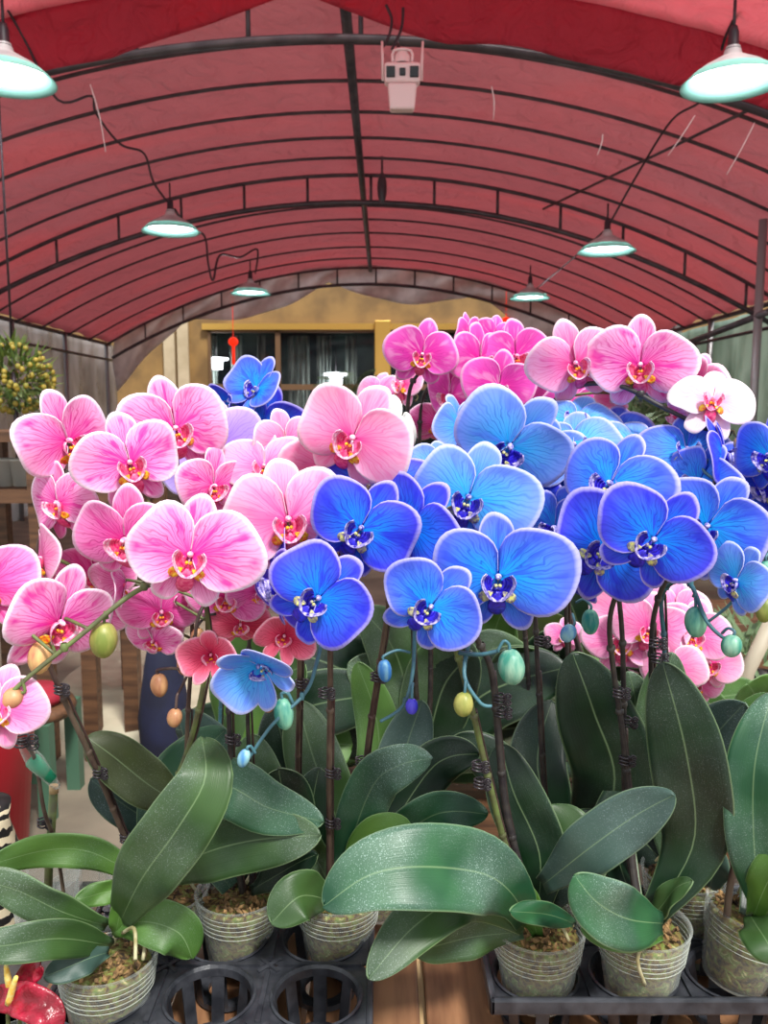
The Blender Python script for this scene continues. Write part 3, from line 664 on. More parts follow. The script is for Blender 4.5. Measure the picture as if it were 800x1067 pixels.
def leaf(root, pts, wpx, m, tilt=0, fold=.18, nu=26, nv=10, base=.35, tip=.55):
    P = [at(*q) for q in pts]; Q, _ = crom(P, [0]*len(P), 8)
    # resample evenly
    Ls = [0]
    for i in range(1, len(Q)): Ls.append(Ls[-1]+(Q[i]-Q[i-1]).length)
    tot = Ls[-1]; pts2 = []
    for i in range(nu+1):
        s = tot*(1-(1-i/nu)**1.6); j = max(k for k in range(len(Ls)) if Ls[k] <= s+1e-9); j = min(j, len(Q)-2)
        t = (s-Ls[j])/max(1e-9, Ls[j+1]-Ls[j]); pts2.append(Q[j].lerp(Q[j+1], min(1, t)))
    W_ = wpx*mpp(P[len(P)//2])/2; V = []; UV = []; Fs = []
    for i, p in enumerate(pts2):
        u = 1-(1-i/nu)**1.6; T = (pts2[min(i+1, nu)]-pts2[max(i-1, 0)]).normalized(); vd = (CAM-p).normalized()
        s = T.cross(vd); s = s.normalized() if s.length > 1e-5 else RT.copy()
        nrm = s.cross(T).normalized()
        if nrm.dot(vd) < 0: nrm = -nrm
        a = math.radians(tilt); s2 = s*math.cos(a)+nrm*math.sin(a); n2 = nrm*math.cos(a)-s*math.sin(a)
        wd = (base+(1-base)*math.sin(min(1, u/.5)*PI/2)**1.3)*(1 if u < .6 else max(0, 1-((u-.6)/.4)**2.1)**tip)
        for k in range(nv+1):
            v = k/nv*2-1
            V.append(p+s2*v*W_*wd-n2*(-fold*abs(v)**1.2*W_*wd*(1-.4*u))-n2*.0+n2*(.0014*math.sin(u*9+v*3)+.0022*math.sin(u*15+W_*900)*abs(v)**2)); UV.append((u, v))
    for i in range(nu):
        for k in range(nv): a = i*(nv+1)+k; Fs.append((a, a+1, a+nv+2, a+nv+1))
    b = MB(); b.add(V, Fs, 0, UV); return b.obj('leaf', m, root, root.location, thick=.0018)
def clip(root, x, y, Y, r=.0048):
    p = at(x, y, Y); b = MB(); k = r
    for dz in (-.004, .0, .004):
        b.tube([p+V3(math.cos(a)*k*1.15, math.sin(a)*k*1.15, dz+.0008*math.sin(a*2)) for a in [2*PI*j/12 for j in range(13)]], .0013, 5)
    for dz in (-.0035, .0035):
        c = p+V3(k*1.9, -.003, dz); b.tube([c+V3(math.cos(a)*k*.75, -.001, math.sin(a)*k*.75) for a in [2*PI*j/10 for j in range(11)]], .0012, 5)
        b.tube([c+V3(math.cos(a)*k*.35, -.002, math.sin(a)*k*.35) for a in [2*PI*j/8 for j in range(9)]], .001, 5)
    b.obj('stem_clip', 'clip', root, root.location)
RIMZ, POTH, PR, PB = .842, .094, .0555, .041
def plant(px, py, Y, label, leaves=(), spikes=(), flowers=(), buds=(), clips=(), tilt=0, roots=(), crown=True, z=None, pot=True, group='potted moth orchids', stakes=True):
    rimz = RIMZ if z is None else z
    d = at(px, py, Y); c = V3(d.x, Y, rimz-POTH)
    t = thing('potted_orchid', c, label, 'orchid', group); o_ = c
    R_ = Matrix.Rotation(math.radians(tilt), 3, 'Y'); rd = random.Random(int(px*7+py))
    if pot:
        prof = [(.002, 0), (PB-.002, 0), (PB, .004)]
        for f in (.2, .4, .6): prof.append((PB+(PR-PB)*f*.9, POTH*f))
        z_ = .62
        for k in range(5):
            r_ = PB+(PR-PB)*z_*.93; prof += [(r_, POTH*z_), (r_+.0026, POTH*(z_+.018)), (r_+.0006, POTH*(z_+.05))]; z_ += .066
        prof += [(PR-.002, POTH*.96), (PR+.001, POTH*.975), (PR+.002, POTH*.99), (PR+.0005, POTH), (PR-.0015, POTH*.995), (PR-.003, POTH*.95)]
        b = MB(); b.lathe(prof, c, 44, M=R_)
        for k in range(5):
            z_ = .60+k*.068; r_ = PB+(PR-PB)*z_*.93+.0022
            b.tube([c+R_ @ V3(math.cos(a)*r_, math.sin(a)*r_, POTH*z_) for a in [2*PI*j/40 for j in range(41)]], .0006, 4, 1, cap=False)
        b.obj('pot', ['clear_plastic', 'pot_ring'], t, o_)
        mp = [(.002, .003), (PB-.005, .004), (PB-.0035, .01), (PB+(PR-PB)*.5-.004, POTH*.5), (PR-.007, POTH*.80), (PR-.012, POTH*.86), (.02, POTH*.90), (.001, POTH*.91)]
        b = MB(); b.lathe(mp, c, 36, M=R_); ob = b.obj('potting_moss', 'moss', t, o_)
        b = MB()
        for k in range(90):
            a = rd.uniform(0, 2*PI); r_ = (PR-.011)*math.sqrt(rd.random()); q = c+R_ @ V3(math.cos(a)*r_, math.sin(a)*r_, POTH*.88+rd.uniform(0, .008))
            M_ = Euler((rd.uniform(0, 6), rd.uniform(0, 6), rd.uniform(0, 6))).to_matrix(); b.ell(q, (rd.uniform(.003, .008), rd.uniform(.002, .004), rd.uniform(.0012, .003)), M_, nu=4, nv=3)
        ob = b.obj('bark_chips', 'bark', t, o_, smooth=False); ob['kind'] = 'stuff'
        for k in range(2):
            a = rd.uniform(0, 2*PI); q = c+R_ @ V3(math.cos(a)*.012, math.sin(a)*.012, POTH*.9); a2 = a+rd.uniform(-.4, .4)
            b = MB(); b.tube([q+V3(0, 0, .01), q+V3(math.cos(a2)*.015, math.sin(a2)*.015, .022), q+V3(math.cos(a2)*.03, math.sin(a2)*.03, .004)], [.0028, .0026, .002], 6, sub=4); b.obj('aerial_root', 'root', t, o_)
    for rp_ in roots:
        b = MB(); b.tube([at(*q) for q in rp_], .0022, 6, sub=4); b.obj('aerial_root', 'root', t, o_)
    for lf in leaves: leaf(t, *lf)
    allp = []
    for s_ in spikes:
        pts, m, r0, r1 = s_[:4]; P = [at(*q) for q in pts]; n = len(P)
        b = MB(); b.tube(P, [r0+(r1-r0)*i/(n-1) for i in range(n)], 8, sub=8)
        Q, _ = crom(P, [0]*n, 8)
        L = 0
        for i in range(1, len(Q)-2):                    # nodes with a bract
            L += (Q[i]-Q[i-1]).length
            if L > .08:
                L = 0; b.lathe([(r0*.85, -.003), (r0*1.12, -.0005), (r0*1.08, .003), (r0*.8, .005)], Q[i], 8)
        b.obj('flower_spike', m, t, o_); allp.append([Q[i] for i in range(len(Q)//3, len(Q))])
        if stakes and len(s_) < 5 and n > 3:
            b = MB(); off = V3(.0042, .003, 0); k = max(2, int(n*.6)); b.tube([q+off for q in P[:k]], .0016, 6, sub=6); b.obj('support_stake', 'stake', t, o_)
    for f in flowers: flower(t, f, allp)
    for b_ in buds: bud(t, *b_)
    for c_ in clips: clip(t, *c_)
    return t
# ------------------------------------------------------------------ bench, trays
BZ = .715
bench = thing('plank_bench', (.4, 1.0, 0), 'brown wooden plank bench carrying the trays of orchids', 'bench'); bo = V3(.4, 1.0, 0)
xs = [-.44, -.27, -.10, .048, .215, .38, .56, .74, .92]
for i in range(len(xs)-1):
    b = MB(); b.box((xs[i]+.004, .5, BZ-.025), (xs[i+1]-.004, 1.16, BZ)); b.obj('plank', 'wood', bench, bo, smooth=False, bevel=.003)
b = MB(); b.box((.042, .5, BZ-.03), (.054, 1.16, BZ-.012)); b.obj('batten', 'wood_pale', bench, bo, smooth=False)
for x in (-.40, .88):
    for y in (.56, 1.10):
        b = MB(); b.box((x-.025, y-.025, 0), (x+.025, y+.025, BZ-.03)); b.obj('leg', 'wood', bench, bo, smooth=False)
b = MB(); b.box((-.42, 1.1, BZ-.08), (.9, 1.12, BZ-.03)); b.obj('apron', 'wood', bench, bo, smooth=False)
# second bench further back, carrying the rear plants
bench2 = thing('plank_bench', (.6, 1.75, 0), 'second plank bench standing behind the first, under the rear orchids', 'bench'); bo2 = V3(.6, 1.75, 0)
for i in range(7):
    b = MB(); b.box((-.22, 1.38+i*.13, BZ-.06), (1.9, 1.38+i*.13+.12, BZ-.035)); b.obj('plank', 'wood_shelf', bench2, bo2, smooth=False)
for x in (-.18, 1.84):
    for y in (1.42, 2.24):
        b = MB(); b.box((x-.03, y-.03, 0), (x+.03, y+.03, BZ-.06)); b.obj('leg', 'wood_shelf', bench2, bo2, smooth=False)

def tray(x0, y0, nx, ny, px, py, rh, zt, label, rim=.012, rim_label=None):
    c0 = V3(x0+nx*px/2, y0+ny*py/2, BZ); t = thing('cell_tray', c0, label, 'tray', 'black plastic plant trays')
    b = MB(); N = 32
    for i in range(nx):
        for j in range(ny):
            cx, cy = x0+(i+.5)*px, y0+(j+.5)*py; V = []; Fs = []
            for k in range(N):
                a = 2*PI*(k+.5)/N; c_, s_ = math.cos(a), math.sin(a); m_ = max(abs(c_), abs(s_))
                V.append((cx+rh*c_, cy+rh*s_, zt)); V.append((cx+px/2*c_/m_, cy+py/2*s_/m_, zt))
            for k in range(N): k2 = (k+1) % N; Fs.append((2*k, 2*k+1, 2*k2+1, 2*k2))
            b.add(V, Fs)
            # raised ribs between cells
            if i: b.box((x0+i*px-.002, y0+j*py+.012, zt-.004), (x0+i*px+.002, y0+(j+1)*py-.012, zt+.004))
            if j: b.box((x0+i*px+.012, y0+j*py-.002, zt-.004), (x0+(i+1)*px-.012, y0+j*py+.002, zt+.004))
            for dx, dy in ((.5, .5),):
                if i and j:
                    for a in (PI/4, 3*PI/4): 
                        u = V3(math.cos(a), math.sin(a), 0)*.016; q = V3(x0+i*px, y0+j*py, zt+.001); b.tube([q-u, q+u], .002, 4)
    b.obj('deck', 'black_plastic', t, c0, smooth=False, thick=.003)
    for i in range(nx):
        for j in range(ny):
            cx, cy = x0+(i+.5)*px, y0+(j+.5)*py; b = MB()
            b.lathe([(rh+.002, zt+.003), (rh, zt+.004), (rh-.002, zt+.001), (rh-.003, zt-.008)], (cx, cy, 0), 32)
            for k in range(8):
                a = 2*PI*k/8; rb = rh*.78; u = V3(-math.sin(a), math.cos(a), 0)*.0075
                p0 = V3(cx+math.cos(a)*(rh-.002), cy+math.sin(a)*(rh-.002), zt-.004); p1 = V3(cx+math.cos(a)*rb, cy+math.sin(a)*rb, BZ+.006)
                b.add([p0-u, p0+u, p1+u, p1-u], [(0, 1, 2, 3)])
            b.lathe([(rh*.80, BZ+.004), (rh*.80, BZ+.010), (rh*.5, BZ+.008), (rh*.5, BZ+.003)], (cx, cy, 0), 32)
            b.obj('cup', 'black_plastic', t, c0, smooth=False, thick=.002)
    b = MB(); x1, y1 = x0+nx*px, y0+ny*py; h = .006
    ring = [(x0, y0), (x1, y0), (x1, y1), (x0, y1)]
    for (ax, ay), (bx_, by_) in zip(ring, ring[1:]+ring[:1]):
        b.box((min(ax, bx_)-.004, min(ay, by_)-.004, zt-h), (max(ax, bx_)+.004, max(ay, by_)+.004, zt+rim))
    b.obj('rim', 'black_plastic', t, c0, smooth=False, bevel=.003)
    return t
tray(-.382, .70, 3, 4, .122, .105, .0505, .788, 'black cell tray with empty round holes at the left front', rim=.004)
tray(.125, .860, 4, 2, .118, .112, .0505, .772, 'black raised rim tray holding the right hand row of clear pots', rim=.014)

# ------------------------------------------------------------------ the orchids
SB, SD, SG = 'stem_brown', 'stem_dark', 'stem_green'
plant(112, 1000, .86, 'pink striped orchid in the leftmost front clear pot, one large upright leaf',
  leaves=[([(125,962,.86),(148,915,.81),(186,862,.78),(214,812,.79),(210,768,.83)], 74, 'leaf_mid', 8, .14),
          ([(112,964,.86),(60,948,.83),(12,925,.81),(-40,912,.8)], 40, 'leaf_mid', 25, .2),
          ([(116,985,.85),(62,978,.78),(5,985,.75),(-45,990,.74)], 40, 'leaf_mid', 5, .2),
          ([(118,968,.86),(150,960,.85),(186,972,.85),(200,998,.86)], 48, 'leaf_light', 0, .1),
          ([(112,992,.83),(82,1003,.80),(46,1018,.785)], 30, 'leaf_grey', 0, .15),
          ([(120,975,.86),(125,950,.85),(132,925,.85)], 20, 'leaf_light', 0, .2)],
  spikes=[([(122,962,.87),(150,890,.88),(196,780,.90),(216,680,.88),(206,606,.82),(150,612,.76),(84,662,.73),(20,714,.71),(-4,742,.70)], SG, .0036, .0020)],
  flowers=[(135,482,.80,114,5,0,-14,'pink'),(131,562,.79,122,-30,18,12,'deep'),(198,578,.73,134,0,4,12,'pink',{'big':1}),
           (-20,612,.72,118,5,0,-5,'deep'),(62,648,.75,128,28,24,12,'pink'),(-2,738,.70,96,0,0,16,'blush'),
           (45,582,.84,92,-78,0,0,'blush'),(100,600,.86,88,-30,20,0,'deep'),(130,606,.84,60,-70,10,20,'pink',{'closed':.5}),(98,640,.88,76,-10,20,10,'pink')],
  buds=[(108,667,.745,30,38,'bud_green',4,(112,645,.745),SG),(42,685,.74,26,36,'bud_peach',12,(58,681,.74),SG),(12,728,.71,24,26,'bud_brown',60,(24,709,.71),SG)],
  roots=[[(128,972,.85),(140,968,.83),(141,1000,.80)],[(132,975,.86),(150,975,.85),(149,1000,.84)]])
plant(172, 952, .985, 'pink striped orchid behind the leftmost pot, slanting brown spike',
  leaves=[([(150,915,.98),(95,888,.95),(45,886,.93),(-15,902,.91)], 36, 'leaf_light', 20, .2),
          ([(196,842,.98),(158,820,.96),(118,788,.95),(90,768,.95)], 52, 'leaf_bronze', 0, .15),
          ([(180,868,1.04),(140,846,1.02),(94,812,1.0)], 42, 'leaf_grey', 0, .15),
          ([(170,915,.99),(205,892,.94),(262,876,.92),(334,870,.89)], 62, 'leaf_mid', 0, .15),
          ([(160,915,.98),(178,828,1.0),(205,790,1.04),(235,760,1.06)], 60, 'leaf_dusty', 0, .15),
          ([(140,925,.98),(108,930,.96),(78,938,.94)], 24, 'leaf_light', 10, .2)],
  spikes=[([(142,900,.98),(130,873,.97),(102,805,.94),(62,718,.90),(38,650,.88),(40,570,.86),(62,505,.85),(72,462,.85)], SB, .0040, .0020),
          ([(165,905,.99),(190,820,.96),(196,740,.93),(200,640,.90),(190,540,.88),(184,470,.87)], SB, .0032, .0018),
          ([(232,600,.86),(218,622,.83),(206,645,.81),(200,690,.80),(186,722,.795)], SB, .0024, .0014, 0)],
  flowers=[(70,459,.85,114,33,6,-20,'pink'),(182,446,.86,114,14,4,-13,'pink',{'big':1}),(62,524,.83,92,-48,5,-4,'pink'),
           (168,637,.87,84,6,22,0,'deep'),(160,667,.88,62,-35,35,10,'pink'),(220,682,.80,66,-10,15,0,'rose',{'closed':.55}),(216,575,.90,90,10,10,0,'deep'),(190,618,.88,80,10,30,0,'deep')],
  buds=[(166,714,.80,19,25,'bud_brown',-4,(203,704,.80),SB),(182,748,.79,17,20,'bud_brown',8,(186,722,.795),SB),(193,690,.83,18,28,'bud_brown',10,(205,670,.81),SB)],
  clips=[(62,718,.895),(102,805,.935),(130,873,.965)])
plant(250, 950, .985, 'pink orchid in the clear pot on the left tray, back row',
  leaves=[([(240,925,.98),(202,862,1.0),(232,820,.93),(280,842,.92),(337,856,.90)], 62, 'leaf_dusty', 0, .15),
          ([(262,925,1.0),(295,860,1.02),(290,800,1.0)], 64, 'leaf_dark', 0, .12),
          ([(255,925,1.0),(225,880,1.04),(205,830,1.06)], 50, 'leaf_mid', 10, .15),
          ([(262,928,.97),(300,905,.95),(330,890,.94)], 30, 'leaf_dark', 10, .2)],
  spikes=[([(252,930,.98),(242,860,.96),(240,790,.94),(237,690,.91),(237,600,.90),(228,550,.92),(240,510,.94)], SD, .0038, .0020),
          ([(262,928,1.0),(262,840,.98),(258,740,.96),(262,640,.93),(280,540,.90)], SD, .0034, .0018)],
  flowers=[(300,541,.82,136,4,4,-6,'palepink'),(222,506,.88,88,32,10,0,'pink'),(275,487,.90,92,0,-20,0,'palepink'),
           (285,580,.89,92,-10,20,0,'rose'),(236,622,.87,84,0,20,10,'deep'),(272,615,.88,74,20,25,0,'deep'),(250,650,.88,64,10,30,0,'rose')],
  clips=[(238,715,.905),(240,770,.93)], buds=[(278,730,.90,17,26,'bud_brown',-12,(276,706,.90),SD),(206,665,.86,16,22,'bud_brown',4,(225,640,.87),SD)])
plant(352, 950, .985, 'deep blue orchid in the clear pot beside the round empty holes',
  leaves=[([(342,938,.94),(312,934,.89),(283,962,.875)], 50, 'leaf_mid', 0, .12),
          ([(365,925,.99),(388,875,.98),(430,862,.96)], 42, 'leaf_light', 0, .15),
          ([(350,925,1.0),(385,825,.99),(415,798,.97),(450,790,.99)], 52, 'leaf_dusty', 0, .15),
          ([(345,925,1.0),(325,860,1.02),(332,800,1.04)], 46, 'leaf_dark', 0, .12),
          ([(345,925,1.0),(320,880,.99),(300,868,.98)], 30, 'leaf_mid', 0, .2)],
  spikes=[([(343,925,.97),(343,880,.96),(343,805,.94),(344,720,.90),(345,650,.87),(352,590,.84),(372,530,.82),(385,505,.82)], SB, .0042, .0022),
          ([(338,655,.84),(330,690,.81),(318,722,.79),(283,756,.775),(258,792,.77)], 'stem_blue', .0024, .0016, 0)],
  flowers=[(376,550,.79,120,0,6,32,'blue'),(332,623,.745,120,-8,6,50,'blue'),(288,606,.81,118,-72,0,8,'violet'),
           (270,692,.76,92,-12,38,-40,'sky',{'closed':.5}),(372,610,.86,70,-60,10,20,'violet',{'closed':.4})],
  buds=[(296,744,.785,22,34,'bud_teal',-6,(306,735,.785),'stem_blue'),(254,790,.765,14,20,'bud_blue',20,(266,785,.77),'stem_blue')],
  clips=[(344,805,.935),(344,857,.95),(337,722,.895)])
plant(395, 925, 1.09, 'blue orchid whose pot hides behind the large dusty leaf',
  leaves=[([(385,900,1.1),(450,800,1.15),(500,785,1.12)], 50, 'leaf_dark', 0, .1),([(370,900,1.12),(330,800,1.16),(310,730,1.2)], 60, 'leaf_mid', 0, .1),
          ([(395,900,1.12),(420,790,1.18),(440,730,1.2)], 56, 'leaf_grey', 0, .12),([(385,900,1.1),(450,850,1.04),(508,848,1.02)], 46, 'leaf_dusty', 0, .12),
          ([(380,900,1.12),(395,770,1.2),(372,690,1.22)], 46, 'leaf_light', 0, .1)],
  spikes=[([(368,900,1.06),(375,850,1.04),(385,760,.99),(402,650,.93),(412,570,.88),(420,520,.87),(410,480,.88)], SB, .0040, .0022),
          ([(432,650,.86),(430,700,.84),(420,735,.83),(396,752,.82)], 'stem_blue', .0024, .0016, 0)],
  flowers=[(427,549,.82,118,-26,4,38,'blue'),(398,512,.88,122,10,-12,15,'blue'),(455,492,.92,74,20,-10,10,'sky'),(440,540,.90,80,0,20,0,'violet')],
  buds=[(401,699,.83,16,24,'bud_blue',-6,(427,680,.845),'stem_blue'),(429,736,.82,14,17,'bud_violet',0,(430,712,.835),'stem_blue')],
  clips=[(375,793,1.005),(391,705,.955)])
plant(312, 925, 1.10, 'pale pink orchid rising between the pink and the blue sprays',
  leaves=[([(310,900,1.12),(270,820,1.14),(262,765,1.16)], 56, 'leaf_mid', 0, .1),([(312,900,1.12),(300,800,1.2),(285,735,1.22)], 60, 'leaf_dark', 0, .1),
          ([(312,900,1.12),(240,800,1.2),(190,740,1.22)], 48, 'leaf_grey', 0, .1)],
  spikes=[([(310,900,1.1),(310,800,1.06),(312,700,1.0),(312,600,.95),(322,520,.91),(345,470,.90),(372,450,.88)], SB, .0038, .0020)],
  flowers=[(368,456,.85,128,-16,6,30,'palepink'),(297,462,.93,78,28,0,-8,'palepink'),(345,488,.91,104,5,30,0,'palepink'),(318,480,.93,80,-20,-10,0,'pink'),
           (412,452,.97,88,58,0,10,'ivory'),(296,662,.90,66,0,20,20,'rose',{'closed':.45}),(330,500,.95,70,0,10,0,'palepink'),(255,505,.96,90,10,0,0,'pink'),(385,470,.95,80,20,0,10,'palepink')],
  clips=[(312,712,1.0)])
plant(560, 988, .915, 'blue orchid in the first clear pot of the right tray, wide dusty leaf',
  leaves=[([(548,962,.88),(536,935,.86),(505,911,.82),(440,903,.78),(385,912,.77),(337,945,.765)], 86, 'leaf_dusty', -8, .16),
          ([(545,966,.88),(490,935,.86),(435,962,.81),(384,1020,.775)], 54, 'leaf_mid', 0, .16),
          ([(545,970,.89),(500,975,.88),(430,990,.84)], 40, 'leaf_mid', 25, .2),
          ([(560,955,.9),(562,890,.92),(535,825,.93),(522,775,.95)], 62, 'leaf_dark', 8, .12),
          ([(572,940,.93),(585,880,.94),(575,838,.96)], 74, 'leaf_mid', 0, .1),
          ([(575,940,.92),(610,880,.95),(632,850,.98)], 62, 'leaf_dark', 0, .1),
          ([(566,922,.88),(612,885,.84),(662,850,.82),(702,828,.80)], 58, 'leaf_grey', 0, .16),
          ([(598,962,.88),(566,952,.85),(530,950,.83)], 24, 'leaf_dusty', 0, .2),
          ([(560,975,.9),(548,940,.88),(530,915,.87)], 30, 'leaf_light', 0, .2)],
  spikes=[([(548,940,.90),(526,880,.90),(506,800,.88),(492,740,.86),(476,680,.83),(462,645,.80),(452,610,.78)], SG, .0042, .0024),
          ([(552,940,.92),(528,850,.92),(520,780,.91),(512,700,.89),(496,660,.87),(502,610,.84),(500,550,.85),(492,505,.87)], SD, .0048, .0022),
          ([(478,680,.83),(500,682,.80),(520,678,.79)], 'stem_blue', .0026, .0018, 0),
          ([(488,672,.83),(484,705,.81),(500,732,.80),(512,736,.80)], 'stem_blue', .0024, .0018, 0)],
  flowers=[(449,632,.74,114,-4,10,43,'bright'),(519,601,.775,138,2,8,2,'bright',{'big':1}),(488,518,.83,128,0,6,18,'sky',{'big':1})],
  buds=[(533,695,.79,30,38,'bud_mint',-8,(518,679,.79),'stem_blue'),(483,734,.80,22,26,'bud_green',4,(486,712,.805),'stem_blue')],
  clips=[(497,798,.875),(499,816,.88),(520,728,.895),(521,742,.90)])
plant(585, 930, 1.06, 'sky blue orchid rising behind the first pot of the right tray',
  leaves=[([(600,905,1.06),(640,820,1.0),(618,740,.99),(596,680,.99)], 88, 'leaf_dark', 0, .14),([(590,905,1.1),(560,800,1.15),(575,730,1.2)], 60, 'leaf_dark', 0, .1),
          ([(590,905,1.1),(520,800,1.15),(470,770,1.16)], 50, 'leaf_dark', 0, .1),([(585,905,1.1),(650,800,1.14),(662,740,1.14),(655,700,1.14)], 54, 'leaf_mid', 0, .1)],
  spikes=[([(572,905,1.06),(565,800,1.03),(560,700,.99),(556,620,.96),(548,540,.94),(535,470,.93)], SD, .0036, .0020),
          ([(592,905,1.06),(600,800,1.03),(592,700,1.0),(590,620,.96),(600,540,.93),(600,480,.93),(660,462,.93)], SD, .0032, .0018)],
  flowers=[(531,464,.90,132,4,22,36,'sky'),(480,446,.97,78,58,-10,-8,'sky'),(580,550,.88,96,-48,0,12,'bright'),(598,466,.95,104,0,-32,0,'sky'),
           (664,470,.95,112,12,-44,6,'sky'),(560,500,.96,86,10,0,0,'violet'),(600,440,.99,90,0,-40,10,'sky'),(572,480,.97,96,-10,10,0,'sky'),(545,520,.95,90,0,10,20,'blue'),(600,520,.95,90,10,0,0,'blue'),(640,460,1.0,90,0,-20,0,'bright')],
  buds=[(698,468,.94,18,24,'bud_violet',-20,(680,478,.95),'stem_blue'),(592,660,.93,17,20,'bud_blue',30,(596,640,.95),'stem_blue'),(615,648,.92,19,27,'bud_teal',0,(600,628,.94),'stem_blue')],
  clips=[(562,668,.975),(595,790,1.02)])
plant(668, 988, .918, 'deep blue orchid in the middle pot of the right tray, white root outside',
  leaves=[([(690,962,.86),(655,958,.82),(622,940,.79),(598,912,.79)], 66, 'leaf_dusty', 0, .16),
          ([(690,975,.87),(645,978,.84),(605,968,.84)], 26, 'leaf_light', 0, .2),
          ([(678,955,.90),(722,880,.90),(716,790,.88),(690,690,.88)], 78, 'leaf_dark', 0, .12),
          ([(690,950,.92),(722,890,.94),(735,830,.95)], 34, 'leaf_mid', 20, .2),
          ([(668,960,.9),(640,860,.98),(690,780,1.0)], 46, 'leaf_dark', 20, .2),
          ([(675,965,.9),(700,930,.88),(722,918,.87)], 24, 'leaf_mid', 30, .2)],
  spikes=[([(668,955,.90),(658,900,.92),(655,830,.93),(648,760,.92),(638,690,.90),(636,640,.86),(655,590,.82),(672,550,.81)], SD, .0046, .0022),
          ([(664,955,.92),(652,860,.95),(650,760,.94),(648,660,.91),(640,590,.87),(630,520,.86)], SD, .0042, .0022)],
  flowers=[(681,562,.745,126,0,8,36,'blue'),(630,573,.81,126,0,8,46,'blue'),(637,505,.83,124,-26,-14,18,'bright'),(600,600,.87,70,-40,10,10,'violet')],
  buds=[], clips=[(644,722,.905),(652,752,.93),(650,792,.925)],
  roots=[[(655,968,.885),(672,976,.868),(664,1000,.862),(672,1026,.872)]])
plant(712, 940, 1.03, 'bright blue orchid in the rear pot of the right tray',
  leaves=[([(712,915,1.0),(735,850,1.04),(730,790,1.05),(776,732,1.0)], 62, 'leaf_grey', 0, .14),([(718,915,1.02),(755,840,1.1),(762,785,1.1),(800,722,1.1)], 50, 'leaf_light', 0, .12),
          ([(740,925,.98),(742,905,.96),(738,880,.95)], 34, 'leaf_grey', 0, .2),([(705,915,1.03),(690,800,1.1),(692,730,1.1),(700,680,1.1)], 58, 'leaf_mid', 0, .1),
          ([(708,915,1.03),(650,850,1.1),(640,790,1.1)], 50, 'leaf_dark', 0, .1)],
  spikes=[([(700,915,1.0),(690,830,1.0),(680,740,.97),(680,650,.92),(700,590,.87),(730,545,.84),(745,500,.86)], SD, .0040, .0022),
          ([(706,915,1.02),(690,780,1.0),(692,680,.98),(690,620,.95),(716,606,.86),(735,645,.82),(750,662,.81),(762,668,.81)], 'stem_blue', .0034, .0018)],
  flowers=[(737,548,.80,122,-8,6,34,'bright'),(768,605,.77,84,-42,0,30,'sky'),(728,503,.88,96,-36,-10,18,'bright'),(752,498,.90,84,-10,-10,15,'bright'),(752,474,.88,90,78,-10,-18,'blue'),(715,470,.92,96,10,-30,0,'bright'),(700,520,.92,96,0,0,20,'blue'),(765,530,.88,84,20,0,20,'blue')],
  buds=[(725,648,.835,24,33,'bud_teal',-4,(722,622,.84),'stem_blue'),(762,673,.80,22,24,'bud_mint',8,(752,660,.81),'stem_blue')], clips=[(682,670,.925),(684,686,.93)])
plant(768, 965, .945, 'blue orchid in the tilted clear pot at the right edge',
  leaves=[([(795,955,.89),(786,890,.87),(786,800,.87),(804,722,.90)], 58, 'leaf_dusty', 0, .14),([(785,955,.89),(805,910,.86),(850,862,.84)], 42, 'leaf_light', 0, .15),
          ([(782,955,.89),(795,975,.85),(812,1004,.83)], 44, 'leaf_mid', 0, .15),([(778,955,.92),(800,900,.96),(815,850,.98)], 46, 'leaf_dark', 0, .15)],
  spikes=[([(757,955,.92),(762,915,.92),(776,865,.91),(802,805,.89),(826,700,.88),(832,600,.87),(815,520,.86),(800,480,.86)], SB, .0046, .0022)],
  flowers=[(803,474,.84,100,-34,0,0,'bright'),(798,508,.86,84,-60,20,10,'violet')],
  buds=[(797,600,.84,20,32,'bud_teal',0,(815,575,.86),'stem_blue'),(796,636,.84,18,26,'bud_green',0,(815,610,.86),'stem_blue')], clips=[(782,852,.905)], tilt=12)
# rear orchids on the second bench
def rear_leaves(px, py, Y, rd, n=6, sc=1, span=1.0):
    L = []
    for k in range(n):
        a = PI*span*(k+.5)/n + rd.uniform(-.2, .2); r_ = sc* rd.uniform(190, 300)/Y*(1.5 if Y > 1.65 else 1)
        ex, ey = px+math.cos(a)*r_, py-math.sin(a)*r_*.95-15
        L.append(([(px, py, Y), (px+math.cos(a)*r_*.4, py-math.sin(a)*r_*.62-10, Y-.02), (ex, ey+8, Y-.08*math.sin(a))], rd.uniform(92, 130)/Y, rd.choice(['leaf_mid', 'leaf_dark', 'leaf_dark', 'leaf_mid', 'leaf_light', 'leaf_bronze']), rd.uniform(-20, 20), .12))
    return L
rd = random.Random(5); RZ = BZ-.035+POTH
plant(440, 805, 1.55, 'magenta orchid behind the blue ones, dense cluster under the shop windows', rear_leaves(440, 800, 1.55, rd, 8),
  spikes=[([(438,800,1.52),(432,700,1.45),(428,600,1.36),(426,480,1.28),(425,420,1.25),(434,392,1.23),(460,375,1.22)], SD, .0045, .0024),
          ([(445,800,1.52),(448,680,1.46),(440,540,1.38),(438,430,1.32),(455,395,1.28),(490,385,1.26)], SD, .0042, .0022)],
  flowers=[(440,369,1.20,76,0,4,10,'magenta'),(499,374,1.24,80,48,0,-4,'magenta'),(470,412,1.24,80,-44,6,10,'magenta'),(520,402,1.18,78,0,4,8,'magenta'),(420,400,1.38,66,-55,-20,-10,'blush'),
           (394,408,1.42,52,-30,-30,0,'blush'),(456,440,1.33,66,10,30,0,'deep'),(470,445,1.36,60,-20,20,0,'rose'),(488,350,1.30,50,60,0,0,'magenta')], z=RZ)
